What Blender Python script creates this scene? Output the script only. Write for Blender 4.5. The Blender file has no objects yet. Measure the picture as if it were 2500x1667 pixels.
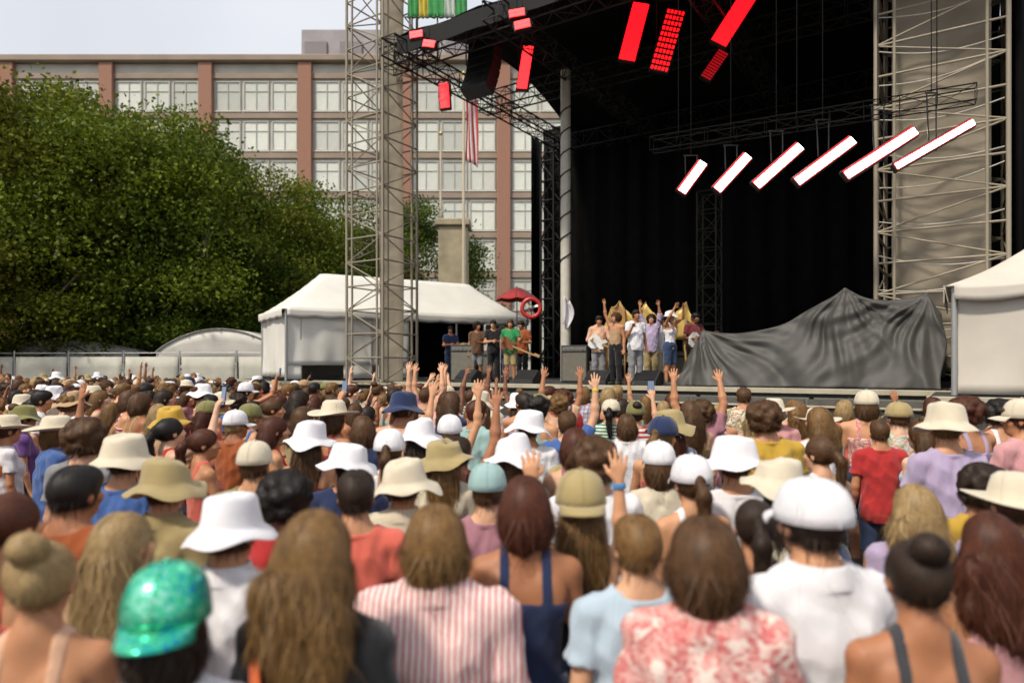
import bpy, math, random
import numpy as np
from mathutils import Vector, Matrix, Euler
random.seed(11); rng = np.random.default_rng(11)
SC = bpy.context.scene
COL = SC.collection
R = math.radians

# ------------------------------------------------------------------ camera, sky, sun, exposure
CAM_H = 2.1; F = 1667.0; HOR = 895.0        # photo pixels (2500 x 1667): focal length and horizon row
cam = bpy.data.objects.new('camera', bpy.data.cameras.new('camera')); COL.objects.link(cam)
cam.location = (0, 0, CAM_H); cam.rotation_euler = (R(90), 0, 0)
cam.data.sensor_width = 36; cam.data.lens = 24; cam.data.shift_y = (HOR - 833.5) / 2500.0
cam.data.clip_start = 0.05; cam.data.clip_end = 3000
cam.data.dof.use_dof = True; cam.data.dof.focus_distance = 9.0; cam.data.dof.aperture_fstop = 1.2
SC.camera = cam

SUN_EL, SUN_AZ = 52.0, 222.0                 # degrees; azimuth clockwise from +Y: behind the camera, to the left
w = bpy.data.worlds.new('World'); SC.world = w; w.use_nodes = True
nt = w.node_tree; nt.nodes.clear()
out = nt.nodes.new('ShaderNodeOutputWorld'); bg = nt.nodes.new('ShaderNodeBackground')
sky = nt.nodes.new('ShaderNodeTexSky'); sky.sky_type = 'NISHITA'; sky.sun_disc = False
sky.sun_elevation = R(SUN_EL); sky.sun_rotation = R(SUN_AZ); sky.dust_density = 2.5; sky.air_density = 1.0
tc = nt.nodes.new('ShaderNodeTexCoord'); nz = nt.nodes.new('ShaderNodeTexNoise')
nz.inputs['Scale'].default_value = 2.2; nz.inputs['Detail'].default_value = 6
rmp = nt.nodes.new('ShaderNodeMapRange'); rmp.inputs['From Min'].default_value = 0.3; rmp.inputs['From Max'].default_value = 0.7
rmp.inputs['To Min'].default_value = 0.78; rmp.inputs['To Max'].default_value = 1.0
mx = nt.nodes.new('ShaderNodeMix'); mx.data_type = 'RGBA'
mx.inputs['B'].default_value = (7.1, 7.3, 7.8, 1)      # thin high cloud
nt.links.new(tc.outputs['Generated'], nz.inputs['Vector']); nt.links.new(nz.outputs['Fac'], rmp.inputs['Value'])
nt.links.new(rmp.outputs['Result'], mx.inputs['Factor']); nt.links.new(sky.outputs['Color'], mx.inputs['A'])
nt.links.new(mx.outputs['Result'], bg.inputs['Color']); bg.inputs['Strength'].default_value = 0.1
nt.links.new(bg.outputs['Background'], out.inputs['Surface'])
sl = bpy.data.lights.new('sun', 'SUN'); sun = bpy.data.objects.new('sun', sl); COL.objects.link(sun)
sl.energy = 3.2; sl.angle = R(6); sl.color = (1.0, 0.91, 0.77)
_a, _e = R(SUN_AZ), R(SUN_EL)
sdir = Vector((math.sin(_a) * math.cos(_e), math.cos(_a) * math.cos(_e), math.sin(_e)))
sun.rotation_euler = sdir.to_track_quat('Z', 'Y').to_euler(); sun.location = sdir * 60
vs = SC.view_settings; vs.view_transform = 'Standard'; vs.look = 'None'; vs.exposure = 0.25; vs.gamma = 1.0
vs.use_curve_mapping = False
SC.cycles.max_bounces = 5; SC.cycles.diffuse_bounces = 3; SC.cycles.glossy_bounces = 2; SC.cycles.use_adaptive_sampling = True; SC.cycles.adaptive_threshold = 0.03

def P(px, py, Y):                            # a photo pixel at a chosen depth -> world point
    return Vector(((px - 1250) / F * Y, Y, CAM_H + (HOR - py) / F * Y))

# ------------------------------------------------------------------ materials
MATS = {}
def mat(name, col, rough=0.7, metal=0.0, var=0.12, vscale=6.0, bump=0.0, bscale=120.0, emit=None, estr=0.0,
        spec=0.5, sheen=0.0, sss=0.0, coords='Object', rnd=0.0, trans=0.0):
    if name in MATS: return MATS[name]
    m = bpy.data.materials.new(name); m.use_nodes = True; MATS[name] = m
    n = m.node_tree; b = n.nodes['Principled BSDF']; L = n.links.new
    b.inputs['Roughness'].default_value = rough; b.inputs['Metallic'].default_value = metal
    b.inputs['Specular IOR Level'].default_value = spec
    if sheen: b.inputs['Sheen Weight'].default_value = sheen; b.inputs['Sheen Roughness'].default_value = 0.5
    if sss:
        b.inputs['Subsurface Weight'].default_value = sss; b.inputs['Subsurface Radius'].default_value = (0.02, 0.008, 0.004)
        b.inputs['Subsurface Scale'].default_value = 0.5
    if trans: b.inputs['Transmission Weight'].default_value = trans
    t = n.nodes.new('ShaderNodeTexCoord')
    if var or rnd:
        nz = n.nodes.new('ShaderNodeTexNoise'); nz.inputs['Scale'].default_value = vscale; nz.inputs['Detail'].default_value = 5
        L(t.outputs[coords], nz.inputs['Vector'])
        mr = n.nodes.new('ShaderNodeMapRange'); mr.inputs['From Min'].default_value = 0.25; mr.inputs['From Max'].default_value = 0.75
        mr.inputs['To Min'].default_value = 1 - var; mr.inputs['To Max'].default_value = 1 + var
        L(nz.outputs['Fac'], mr.inputs['Value'])
        val = mr.outputs['Result']
        if rnd:
            oi = n.nodes.new('ShaderNodeObjectInfo'); m2 = n.nodes.new('ShaderNodeMapRange')
            m2.inputs['To Min'].default_value = 1 - rnd; m2.inputs['To Max'].default_value = 1 + rnd
            L(oi.outputs['Random'], m2.inputs['Value'])
            mm = n.nodes.new('ShaderNodeMath'); mm.operation = 'MULTIPLY'; L(val, mm.inputs[0]); L(m2.outputs['Result'], mm.inputs[1]); val = mm.outputs[0]
        vm = n.nodes.new('ShaderNodeVectorMath'); vm.operation = 'SCALE'; vm.inputs[0].default_value = col[:3]
        L(val, vm.inputs['Scale']); L(vm.outputs['Vector'], b.inputs['Base Color'])
    else:
        b.inputs['Base Color'].default_value = (*col[:3], 1)
    if bump:
        bn = n.nodes.new('ShaderNodeTexNoise'); bn.inputs['Scale'].default_value = bscale; bn.inputs['Detail'].default_value = 3
        L(t.outputs[coords], bn.inputs['Vector'])
        bp = n.nodes.new('ShaderNodeBump'); bp.inputs['Strength'].default_value = bump; bp.inputs['Distance'].default_value = 0.01
        L(bn.outputs['Fac'], bp.inputs['Height']); L(bp.outputs['Normal'], b.inputs['Normal'])
    if emit:
        b.inputs['Emission Color'].default_value = (*emit, 1); b.inputs['Emission Strength'].default_value = estr
    return m
def fabric(name, col, rough=0.88): return mat(name, col, rough, var=0.10, vscale=7, bump=0.35, bscale=240, sheen=0.25, spec=0.2)

def _pattern(name, rough=0.85):
    m = bpy.data.materials.new(name); m.use_nodes = True; MATS[name] = m
    n = m.node_tree; b = n.nodes['Principled BSDF']; b.inputs['Roughness'].default_value = rough; b.inputs['Specular IOR Level'].default_value = 0.2
    return m, n, b, n.nodes.new('ShaderNodeTexCoord'), n.links.new
def ramp(n, stops, interp='LINEAR'):
    r = n.nodes.new('ShaderNodeValToRGB'); r.color_ramp.interpolation = interp; e = r.color_ramp.elements
    while len(e) < len(stops): e.new(0.5)
    for k, (p, c) in enumerate(stops): e[k].position = p; e[k].color = (*c, 1)
    return r
def striped(name, c1, c2, pitch=0.016, duty=0.5, axis=0, wob=0.003):
    m, n, b, t, L = _pattern(name)
    nz = n.nodes.new('ShaderNodeTexNoise'); nz.inputs['Scale'].default_value = 9; L(t.outputs['Object'], nz.inputs['Vector'])
    sx = n.nodes.new('ShaderNodeSeparateXYZ'); L(t.outputs['Object'], sx.inputs[0])
    a = n.nodes.new('ShaderNodeMath'); a.operation = 'MULTIPLY_ADD'; a.inputs[1].default_value = wob * 4
    L(nz.outputs['Fac'], a.inputs[0]); L(sx.outputs[axis], a.inputs[2])
    d = n.nodes.new('ShaderNodeMath'); d.operation = 'MULTIPLY'; d.inputs[1].default_value = 1 / pitch; L(a.outputs[0], d.inputs[0])
    f = n.nodes.new('ShaderNodeMath'); f.operation = 'PINGPONG'; f.inputs[1].default_value = 0.5; L(d.outputs[0], f.inputs[0])
    r = ramp(n, [(duty * 0.5 - 0.04, c1), (duty * 0.5 + 0.04, c2)]); L(f.outputs[0], r.inputs[0]); L(r.outputs[0], b.inputs['Base Color'])
    bn = n.nodes.new('ShaderNodeTexNoise'); bn.inputs['Scale'].default_value = 200; L(t.outputs['Object'], bn.inputs['Vector'])
    bp = n.nodes.new('ShaderNodeBump'); bp.inputs['Strength'].default_value = 0.3; bp.inputs['Distance'].default_value = 0.01
    L(bn.outputs['Fac'], bp.inputs['Height']); L(bp.outputs['Normal'], b.inputs['Normal'])
    return m
def floral(name, stops, scale=22):
    m, n, b, t, L = _pattern(name)
    nz = n.nodes.new('ShaderNodeTexNoise'); nz.inputs['Scale'].default_value = 14; L(t.outputs['Object'], nz.inputs['Vector'])
    mx = n.nodes.new('ShaderNodeMix'); mx.data_type = 'VECTOR'; mx.inputs['Factor'].default_value = 0.12
    L(t.outputs['Object'], mx.inputs['A']); L(nz.outputs['Color'], mx.inputs['B'])
    v = n.nodes.new('ShaderNodeTexVoronoi'); v.inputs['Scale'].default_value = scale; L(mx.outputs['Result'], v.inputs['Vector'])
    sp = n.nodes.new('ShaderNodeSeparateXYZ'); L(v.outputs['Color'], sp.inputs[0])
    ad = n.nodes.new('ShaderNodeMath'); ad.operation = 'MULTIPLY_ADD'; ad.inputs[1].default_value = 0.5; L(v.outputs['Distance'], ad.inputs[0]); 
    s2 = n.nodes.new('ShaderNodeMath'); s2.operation = 'MULTIPLY'; s2.inputs[1].default_value = 0.7; L(sp.outputs[0], s2.inputs[0]); L(s2.outputs[0], ad.inputs[2])
    r = ramp(n, stops); L(ad.outputs[0], r.inputs[0]); L(r.outputs[0], b.inputs['Base Color'])
    return m
def sequin(name):
    m, n, b, t, L = _pattern(name, 0.22)
    v = n.nodes.new('ShaderNodeTexVoronoi'); v.inputs['Scale'].default_value = 150; L(t.outputs['Object'], v.inputs['Vector'])
    nz = n.nodes.new('ShaderNodeTexNoise'); nz.inputs['Scale'].default_value = 7; L(t.outputs['Object'], nz.inputs['Vector'])
    sp = n.nodes.new('ShaderNodeSeparateXYZ'); L(v.outputs['Color'], sp.inputs[0])
    a = n.nodes.new('ShaderNodeMath'); a.operation = 'MULTIPLY_ADD'; a.inputs[1].default_value = 0.3; L(sp.outputs[0], a.inputs[0])
    s = n.nodes.new('ShaderNodeMath'); s.operation = 'MULTIPLY'; s.inputs[1].default_value = 0.85; L(nz.outputs['Fac'], s.inputs[0]); L(s.outputs[0], a.inputs[2])
    r = ramp(n, [(0.3, (0.02, 0.16, 0.5)), (0.45, (0.02, 0.42, 0.40)), (0.6, (0.05, 0.6, 0.28)), (0.8, (0.35, 0.8, 0.65))])
    L(a.outputs[0], r.inputs[0]); L(r.outputs[0], b.inputs['Base Color']); b.inputs['Metallic'].default_value = 0.55
    bp = n.nodes.new('ShaderNodeBump'); bp.inputs['Strength'].default_value = 0.8; bp.inputs['Distance'].default_value = 0.01
    L(sp.outputs[1], bp.inputs['Height']); L(bp.outputs['Normal'], b.inputs['Normal'])
    return m
def plaid(name, base, c1, c2, pitch=.06):
    m, n, b, t, L = _pattern(name); sx = n.nodes.new('ShaderNodeSeparateXYZ'); L(t.outputs['Object'], sx.inputs[0]); col = None
    for ax, c, ph in ((0, c1, 0.0), (2, c2, .3)):
        d = n.nodes.new('ShaderNodeMath'); d.operation = 'MULTIPLY_ADD'; d.inputs[1].default_value = 1 / pitch; d.inputs[2].default_value = ph; L(sx.outputs[ax], d.inputs[0])
        f = n.nodes.new('ShaderNodeMath'); f.operation = 'PINGPONG'; f.inputs[1].default_value = .5; L(d.outputs[0], f.inputs[0])
        r = ramp(n, [(.17, (.55,) * 3), (.2, (0, 0, 0))]); L(f.outputs[0], r.inputs[0]); mx = n.nodes.new('ShaderNodeMix'); mx.data_type = 'RGBA'; L(r.outputs[0], mx.inputs['Factor']); mx.inputs['B'].default_value = (*c, 1)
        if col is None: mx.inputs['A'].default_value = (*base, 1)
        else: L(col, mx.inputs['A'])
        col = mx.outputs['Result']
    L(col, b.inputs['Base Color']); return m
def hairmat(name, dark, light):
    m, n, b, t, L = _pattern(name, 0.55); b.inputs['Specular IOR Level'].default_value = 0.3
    at = n.nodes.new('ShaderNodeAttribute'); at.attribute_name = 'strand'
    nz = n.nodes.new('ShaderNodeTexNoise'); nz.inputs['Scale'].default_value = 30; L(t.outputs['Object'], nz.inputs['Vector'])
    a = n.nodes.new('ShaderNodeMath'); a.operation = 'MULTIPLY_ADD'; a.inputs[1].default_value = 0.45; L(nz.outputs['Fac'], a.inputs[0])
    s = n.nodes.new('ShaderNodeMath'); s.operation = 'MULTIPLY'; s.inputs[1].default_value = 0.5; L(at.outputs['Fac'], s.inputs[0]); L(s.outputs[0], a.inputs[2])
    r = ramp(n, [(0.1, dark), (0.95, light)]); L(a.outputs[0], r.inputs[0]); L(r.outputs[0], b.inputs['Base Color'])
    return m
def cellmat(name, rough=0.8):                # colour comes from a per-vertex attribute (many people in one mesh)
    m, n, b, t, L = _pattern(name, rough)
    at = n.nodes.new('ShaderNodeAttribute'); at.attribute_name = 'tint'; L(at.outputs['Color'], b.inputs['Base Color'])
    return m

# ------------------------------------------------------------------ mesh helpers
def tag(o, label=None, cat=None, group=None, kind=None):
    if label: o['label'] = label
    if cat: o['category'] = cat
    if group: o['group'] = group
    if kind: o['kind'] = kind
    return o
def link(name, data, parent=None, local=False, matrix=None):
    o = bpy.data.objects.new(name, data); COL.objects.link(o)
    if matrix is not None: o.matrix_basis = matrix
    if parent is not None:
        o.parent = parent
        if not local: o.matrix_parent_inverse = world_of(parent).inverted()
    return o
def world_of(o):
    mw = o.matrix_basis.copy()
    if o.parent is not None: mw = world_of(o.parent) @ o.matrix_parent_inverse @ mw
    return mw
def thing(name, loc, label, cat, group=None):
    o = bpy.data.objects.new(name, None); COL.objects.link(o); o.location = loc; o.empty_display_size = 0.3
    o.matrix_basis = Matrix.Translation(Vector(loc))
    return tag(o, label, cat, group)
def mesh_np(name, V, Fq, smooth=True, m=None):
    me = bpy.data.meshes.new(name); V = np.asarray(V, np.float32); Fq = np.asarray(Fq, np.int32)
    n, k = Fq.shape
    me.vertices.add(len(V)); me.vertices.foreach_set('co', V.ravel())
    me.loops.add(n * k); me.loops.foreach_set('vertex_index', Fq.ravel())
    me.polygons.add(n); me.polygons.foreach_set('loop_start', np.arange(0, n * k, k, dtype=np.int32))
    me.polygons.foreach_set('use_smooth', np.full(n, smooth, bool))
    me.update(calc_edges=True)
    if m: me.materials.append(m)
    return me
class MB:
    def __init__(s): s.v = []; s.f = []; s.sm = []
    def add(s, vs_, fs, smooth=False):
        o = len(s.v); s.v += [tuple(p) for p in vs_]; s.f += [tuple(i + o for i in f) for f in fs]; s.sm += [smooth] * len(fs); return s
    def box(s, c, size, rot=None, bev=0.0):
        hx, hy, hz = size[0] / 2, size[1] / 2, size[2] / 2; c = Vector(c)
        b = min(bev, hx * .9, hy * .9, hz * .9)
        if b <= 0:
            q = [Vector((x, y, z)) for x in (-hx, hx) for y in (-hy, hy) for z in (-hz, hz)]
            fs = [(0, 1, 3, 2), (4, 6, 7, 5), (0, 4, 5, 1), (2, 3, 7, 6), (0, 2, 6, 4), (1, 5, 7, 3)]
        else:
            q = []; idx = {}
            for sx in (-1, 1):
                for sy in (-1, 1):
                    for sz in (-1, 1):
                        for ax in range(3):
                            p = [sx * (hx - b), sy * (hy - b), sz * (hz - b)]; p[ax] += (sx, sy, sz)[ax] * b
                            idx[sx, sy, sz, ax] = len(q); q.append(Vector(p))
            I = idx; fs = []
            for sg in (-1, 1):
                fs.append([I[sg, -1, -1, 0], I[sg, 1, -1, 0], I[sg, 1, 1, 0], I[sg, -1, 1, 0]][::sg])
                fs.append([I[-1, sg, -1, 1], I[1, sg, -1, 1], I[1, sg, 1, 1], I[-1, sg, 1, 1]][::-sg])
                fs.append([I[-1, -1, sg, 2], I[1, -1, sg, 2], I[1, 1, sg, 2], I[-1, 1, sg, 2]][::sg])
            for a_ in (-1, 1):
                for b_ in (-1, 1):
                    fs.append([I[a_, b_, -1, 0], I[a_, b_, 1, 0], I[a_, b_, 1, 1], I[a_, b_, -1, 1]])
                    fs.append([I[a_, -1, b_, 0], I[a_, 1, b_, 0], I[a_, 1, b_, 2], I[a_, -1, b_, 2]])
                    fs.append([I[-1, a_, b_, 1], I[1, a_, b_, 1], I[1, a_, b_, 2], I[-1, a_, b_, 2]])
                    for c_ in (-1, 1): fs.append([I[a_, b_, c_, 0], I[a_, b_, c_, 1], I[a_, b_, c_, 2]])
        if rot is not None: q = [rot @ p for p in q]
        return s.add([p + c for p in q], fs)
    def tube(s, pts, r, n=8, caps=True):
        pts = [Vector(p) for p in pts]; rs = r if isinstance(r, (list, tuple)) else [r] * len(pts)
        ring = []; up = None
        for i, p in enumerate(pts):
            d = (pts[min(i + 1, len(pts) - 1)] - pts[max(i - 1, 0)]).normalized()
            if up is None: up = d.orthogonal().normalized()
            up = (up - d * up.dot(d)).normalized(); b = d.cross(up)
            ring.append([p + (up * math.cos(2 * math.pi * k / n) + b * math.sin(2 * math.pi * k / n)) * rs[i] for k in range(n)])
        vs_ = [q for g in ring for q in g]; fs = []
        for i in range(len(pts) - 1):
            for k in range(n):
                a, b2 = i * n + k, i * n + (k + 1) % n; fs.append((a, b2, b2 + n, a + n))
        s.add(vs_, fs, True)
        if caps: s.add(ring[0], [tuple(range(n))[::-1]]); s.add(ring[-1], [tuple(range(n))])
        return s
    def lathe(s, prof, n=24, c=(0, 0, 0), M=None, smooth=True, wob=None):
        vs_ = []
        for j, (r, z) in enumerate(prof):
            for k in range(n):
                a = 2 * math.pi * k / n; p = Vector((r * math.cos(a), r * math.sin(a), z))
                if wob: p = wob(p, a, r, z)
                if M: p = M @ p
                vs_.append(p + Vector(c))
        fs = [(j * n + k, j * n + (k + 1) % n, (j + 1) * n + (k + 1) % n, (j + 1) * n + k) for j in range(len(prof) - 1) for k in range(n)]
        return s.add(vs_, fs, smooth)
    def grid(s, fn, nu, nv, smooth=True):
        vs_ = [fn(i / nu, j / nv) for j in range(nv + 1) for i in range(nu + 1)]
        return s.add(vs_, [(j * (nu + 1) + i, j * (nu + 1) + i + 1, (j + 1) * (nu + 1) + i + 1, (j + 1) * (nu + 1) + i) for j in range(nv) for i in range(nu)], smooth)
    def data(s, name, m=None):
        me = bpy.data.meshes.new(name); me.from_pydata([tuple(p) for p in s.v], [], [tuple(f) for f in s.f])
        me.polygons.foreach_set('use_smooth', s.sm)
        if m: me.materials.append(m)
        me.update(); return me
    def build(s, name, m=None, parent=None, local=False, matrix=None):
        return link(name, s.data(name, m), parent, local, matrix)
_unit = {}
def rod(name, a, b, r, m, parent, n=8):       # a bar that shares one unit-cylinder mesh with every other bar of its material
    key = (m.name, n)
    if key not in _unit: _unit[key] = MB().tube([(0, 0, 0), (0, 0, 1)], 1.0, n).data('bar', m)
    a, b = Vector(a), Vector(b); d = b - a
    M = Matrix.Translation(a) @ d.to_track_quat('Z', 'Y').to_matrix().to_4x4() @ Matrix.Diagonal((r, r, d.length, 1))
    return link(name, _unit[key], parent, matrix=M)
def solidify(me, t, name=None):               # give a sheet real thickness
    n = len(me.vertices); V = np.empty(n * 3, np.float32); me.vertices.foreach_get('co', V); V = V.reshape(-1, 3).astype(float)
    fs = [tuple(p.vertices) for p in me.polygons]; N = np.zeros((n, 3))
    Q = np.array([f[:3] for f in fs]); fn = np.cross(V[Q[:, 1]] - V[Q[:, 0]], V[Q[:, 2]] - V[Q[:, 0]])
    for k in range(len(fs[0])): np.add.at(N, np.array([f[k] for f in fs]), fn)
    N /= np.linalg.norm(N, axis=1, keepdims=True) + 1e-12; cnt = {}
    for f in fs:
        for a, b in zip(f, f[1:] + f[:1]): cnt[a, b] = 1
    edge = [(a, b) for (a, b) in cnt if (b, a) not in cnt]
    VV = np.concatenate([V + N * t * .5, V - N * t * .5]); FF = fs + [tuple(i + n for i in f[::-1]) for f in fs] + [(b, a, a + n, b + n) for a, b in edge]
    m2 = bpy.data.meshes.new(name or me.name); m2.from_pydata(VV.tolist(), [], FF); m2.polygons.foreach_set('use_smooth', [True] * (2 * len(fs)) + [False] * len(edge))
    for m in me.materials: m2.materials.append(m)
    m2.update(); bpy.data.meshes.remove(me); return m2
TMP = bpy.data.scenes.new('workbench')
def decimated(me, ratio):
    o = bpy.data.objects.new('tmp', me); TMP.collection.objects.link(o); md = o.modifiers.new('d', 'DECIMATE'); md.ratio = ratio
    vl = TMP.view_layers[0]; vl.update(); m2 = bpy.data.meshes.new_from_object(o.evaluated_get(vl.depsgraph)); bpy.data.objects.remove(o); return m2
# ------------------------------------------------------------------ implicit-surface modelling for people
class SDF:
    def __init__(s, lo, hi, h):
        s.lo = np.array(lo, np.float32); s.h = h; s.n = np.ceil((np.array(hi) - s.lo) / h).astype(int) + 1
        s.D = np.full(s.n, 0.5, np.float32)
    def _box(s, lo, hi):
        a = np.clip(np.floor((np.array(lo) - s.lo) / s.h).astype(int), 0, s.n - 1); b = np.clip(np.ceil((np.array(hi) - s.lo) / s.h).astype(int) + 1, a + 1, s.n)
        ax = [s.lo[k] + s.h * np.arange(a[k], b[k], dtype=np.float32) for k in range(3)]
        return (slice(a[0], b[0]), slice(a[1], b[1]), slice(a[2], b[2])), ax[0][:, None, None], ax[1][None, :, None], ax[2][None, None, :]
    def _union(s, sl, d, k):
        A = s.D[sl]
        if k > 0:
            h = np.maximum(k - np.abs(A - d), 0) / k; s.D[sl] = np.minimum(A, d) - h * h * k * 0.25
        else: s.D[sl] = np.minimum(A, d)
    def cone(s, a, b, ra, rb, k=0.02, flat=False):
        a = np.array(a, np.float32); b = np.array(b, np.float32); m = max(ra, rb) + k + 3 * s.h
        sl, X, Y, Z = s._box(np.minimum(a, b) - m, np.maximum(a, b) + m)
        ba = b - a; L2 = float(ba @ ba) + 1e-9
        t0 = ((X - a[0]) * ba[0] + (Y - a[1]) * ba[1] + (Z - a[2]) * ba[2]) / L2; t = np.clip(t0, 0, 1)
        d = np.sqrt((X - a[0] - t * ba[0]) ** 2 + (Y - a[1] - t * ba[1]) ** 2 + (Z - a[2] - t * ba[2]) ** 2) - (ra + (rb - ra) * t)
        if flat: d = np.maximum(d, (t0 - 1) * math.sqrt(L2))
        s._union(sl, d, k)
    def ell(s, c, r, k=0.03, rot=None, sub=False):
        c = np.array(c, np.float32); r = np.array(r, np.float32); m = max(r) + k + 3 * s.h
        sl, X, Y, Z = s._box(c - m, c + m); x, y, z = X - c[0], Y - c[1], Z - c[2]
        if rot is not None:
            M = np.array(rot.inverted(), np.float32); x, y, z = (M[i, 0] * x + M[i, 1] * y + M[i, 2] * z for i in range(3))
        k0 = np.sqrt((x / r[0]) ** 2 + (y / r[1]) ** 2 + (z / r[2]) ** 2) + 1e-6
        k1 = np.sqrt((x / r[0] ** 2) ** 2 + (y / r[1] ** 2) ** 2 + (z / r[2] ** 2) ** 2) + 1e-6
        d = k0 * (k0 - 1) / k1
        if sub:
            A = s.D[sl]; d = -d
            if k > 0:
                h = np.maximum(k - np.abs(A - d), 0) / k; s.D[sl] = np.maximum(A, d) + h * h * k * 0.25
            else: s.D[sl] = np.maximum(A, d)
        else: s._union(sl, d, k)
    def axes(s): return [s.lo[k] + s.h * np.arange(s.n[k], dtype=np.float32).reshape([-1 if i == k else 1 for i in range(3)]) for k in range(3)]
    def cut(s, d): s.D = np.maximum(s.D, d.astype(np.float32))
    def folds(s, amp, seed, vert=1.0):
        g = np.random.default_rng(seed); X, Y, Z = s.axes(); acc = 0
        for i in range(7):
            a = g.uniform(0, 6.28); f = g.uniform(16, 52); kz = g.normal(0, 11 * vert)
            wv = np.sin(f * (math.cos(a) * X + math.sin(a) * Y) + kz * Z + 1.6 * np.sin(9 * Z + g.uniform(0, 6)) + g.uniform(0, 6.28))
            acc = acc + (1 - 2 * np.abs(wv)) / (1 + 0.02 * f)
        s.D = s.D - amp * 0.42 * acc.astype(np.float32)
    def mesh(s):
        D = s.D; D = D.copy()
        for ax in range(3):
            sl = [slice(None)] * 3
            sl[ax] = 0; D[tuple(sl)] = 0.5; sl[ax] = -1; D[tuple(sl)] = 0.5
        ins = D < 0; c = np.zeros(np.array(D.shape) - 1, np.int8)
        off = [(i, j, k) for i in (0, 1) for j in (0, 1) for k in (0, 1)]; N = np.array(D.shape)
        for o in off: c += ins[o[0]:N[0] - 1 + o[0], o[1]:N[1] - 1 + o[1], o[2]:N[2] - 1 + o[2]]
        I, J, K = np.nonzero((c > 0) & (c < 8)); idx = np.full(c.shape, -1, np.int32); idx[I, J, K] = np.arange(len(I))
        val = {o: D[I + o[0], J + o[1], K + o[2]] for o in off}; acc = np.zeros((len(I), 3), np.float32); cnt = np.zeros(len(I), np.float32)
        for o in off:
            for ax in range(3):
                if o[ax]: continue
                p = list(o); p[ax] = 1; p = tuple(p); a, b = val[o], val[p]; cr = (a < 0) != (b < 0)
                t = np.where(cr, a / np.where(cr, a - b, 1), 0); q = np.tile(np.array(o, np.float32), (len(I), 1)); q[:, ax] += t
                acc += q * cr[:, None]; cnt += cr
        V = s.lo + s.h * (np.stack([I, J, K], 1) + acc / cnt[:, None])
        Fs = []
        for ax in range(3):
            u, v = (ax + 1) % 3, (ax + 2) % 3
            s0 = [slice(1, -1)] * 3; s1 = [slice(1, -1)] * 3; s0[ax] = slice(0, -1); s1[ax] = slice(1, None)
            A, B = ins[tuple(s0)], ins[tuple(s1)]; cr = np.argwhere(A != B)
            flip = A[tuple(cr.T)]; base = cr.copy(); base[:, u] += 1; base[:, v] += 1
            def g(du, dv):
                q = base.copy(); q[:, u] += du; q[:, v] += dv; return idx[q[:, 0], q[:, 1], q[:, 2]]
            quad = np.stack([g(-1, -1), g(0, -1), g(0, 0), g(-1, 0)], 1)
            quad[~flip] = quad[~flip][:, ::-1]; Fs.append(quad)
        return V, np.concatenate(Fs)
def sdf_mesh(s, name, ratio=0.3, mats=()):
    V, Fq = s.mesh(); me = mesh_np(name, V, Fq)
    m2 = decimated(me, ratio); bpy.data.meshes.remove(me)
    m2.name = name; m2.polygons.foreach_set('use_smooth', [True] * len(m2.polygons))
    for m in mats: m2.materials.append(m)
    return m2

# ------------------------------------------------------------------ people: figure 1.735 m tall, facing +Y
def unit(v): v = np.array(v, float); return v / np.linalg.norm(v)
ARMS = {  # upper-arm direction, forearm direction (right side; x mirrored for the left), finger curl
    'down': ((.17, -.04, -1), (.08, .22, -1), 0.5), 'up': ((.36, .18, .92), (.04, .14, 1), 0.16), 'high': ((.22, .25, .95), (-.12, .3, 1), 0.2),
    'bent': ((.16, .8, .12), (-.02, .08, 1), 0.3), 'fold': ((.22, .2, -.95), (-.75, .75, .12), 0.6), 'phone': ((.28, .62, .38), (-.12, .25, .96), 0.75),
    'crown': ((.8, -.12, .5), (-.82, .05, .62), 0.4), 'clap': ((.3, .6, .5), (-.38, .35, .85), 0.1), 'play': ((.3, .05, -.95), (-.45, .9, -.05), 0.7),
    'neck': ((.35, .2, -.9), (.45, .75, .35), 0.75), 'mic': ((.2, .25, -.9), (-.25, .55, .85), 0.85)}
POSES = {  # right arm, left arm, head yaw (degrees, + = to the left), head pitch
    'down': ('down', 'down', 0, 0), 'look': ('down', 'fold', 38, 0), 'raise': ('up', 'down', -8, -6), 'both': ('up', 'high', 5, -8),
    'bent': ('bent', 'bent', 0, 0), 'fold': ('fold', 'fold', -25, 2), 'phone': ('phone', 'down', 6, -4), 'crown': ('crown', 'crown', 0, -5),
    'clap': ('clap', 'clap', 10, -5), 'guitar': ('play', 'neck', 12, 12), 'mic': ('mic', 'down', 0, -4), 'drum': ('play', 'play', -10, 10)}
def joints(pose, fem):
    ra, la, yaw, pit = POSES[pose]; sw = 0.158 if fem else 0.182; J = {}
    for side, a in ((1, ra), (-1, la)):
        u, f, curl = ARMS[a]; u = unit(u) * (side, 1, 1) * 1.0; f = unit(f) * (side, 1, 1); u = u * np.array([1, 1, 1.0])
        lift = max(0, u[2]) * 0.05; S = np.array([side * (sw - lift * .5), -0.01, 1.405 + lift]); E = S + u * (0.275 if fem else 0.29); W = E + f * (0.235 if fem else 0.25)
        J[side] = (S, E, W, f, curl)
    H = Matrix.Translation((0, 0.005, 1.50)) @ Euler((R(pit) * -1, 0, R(yaw))).to_matrix().to_4x4() @ Matrix.Translation((0, 0.012, 0.142))
    return J, H
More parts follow.
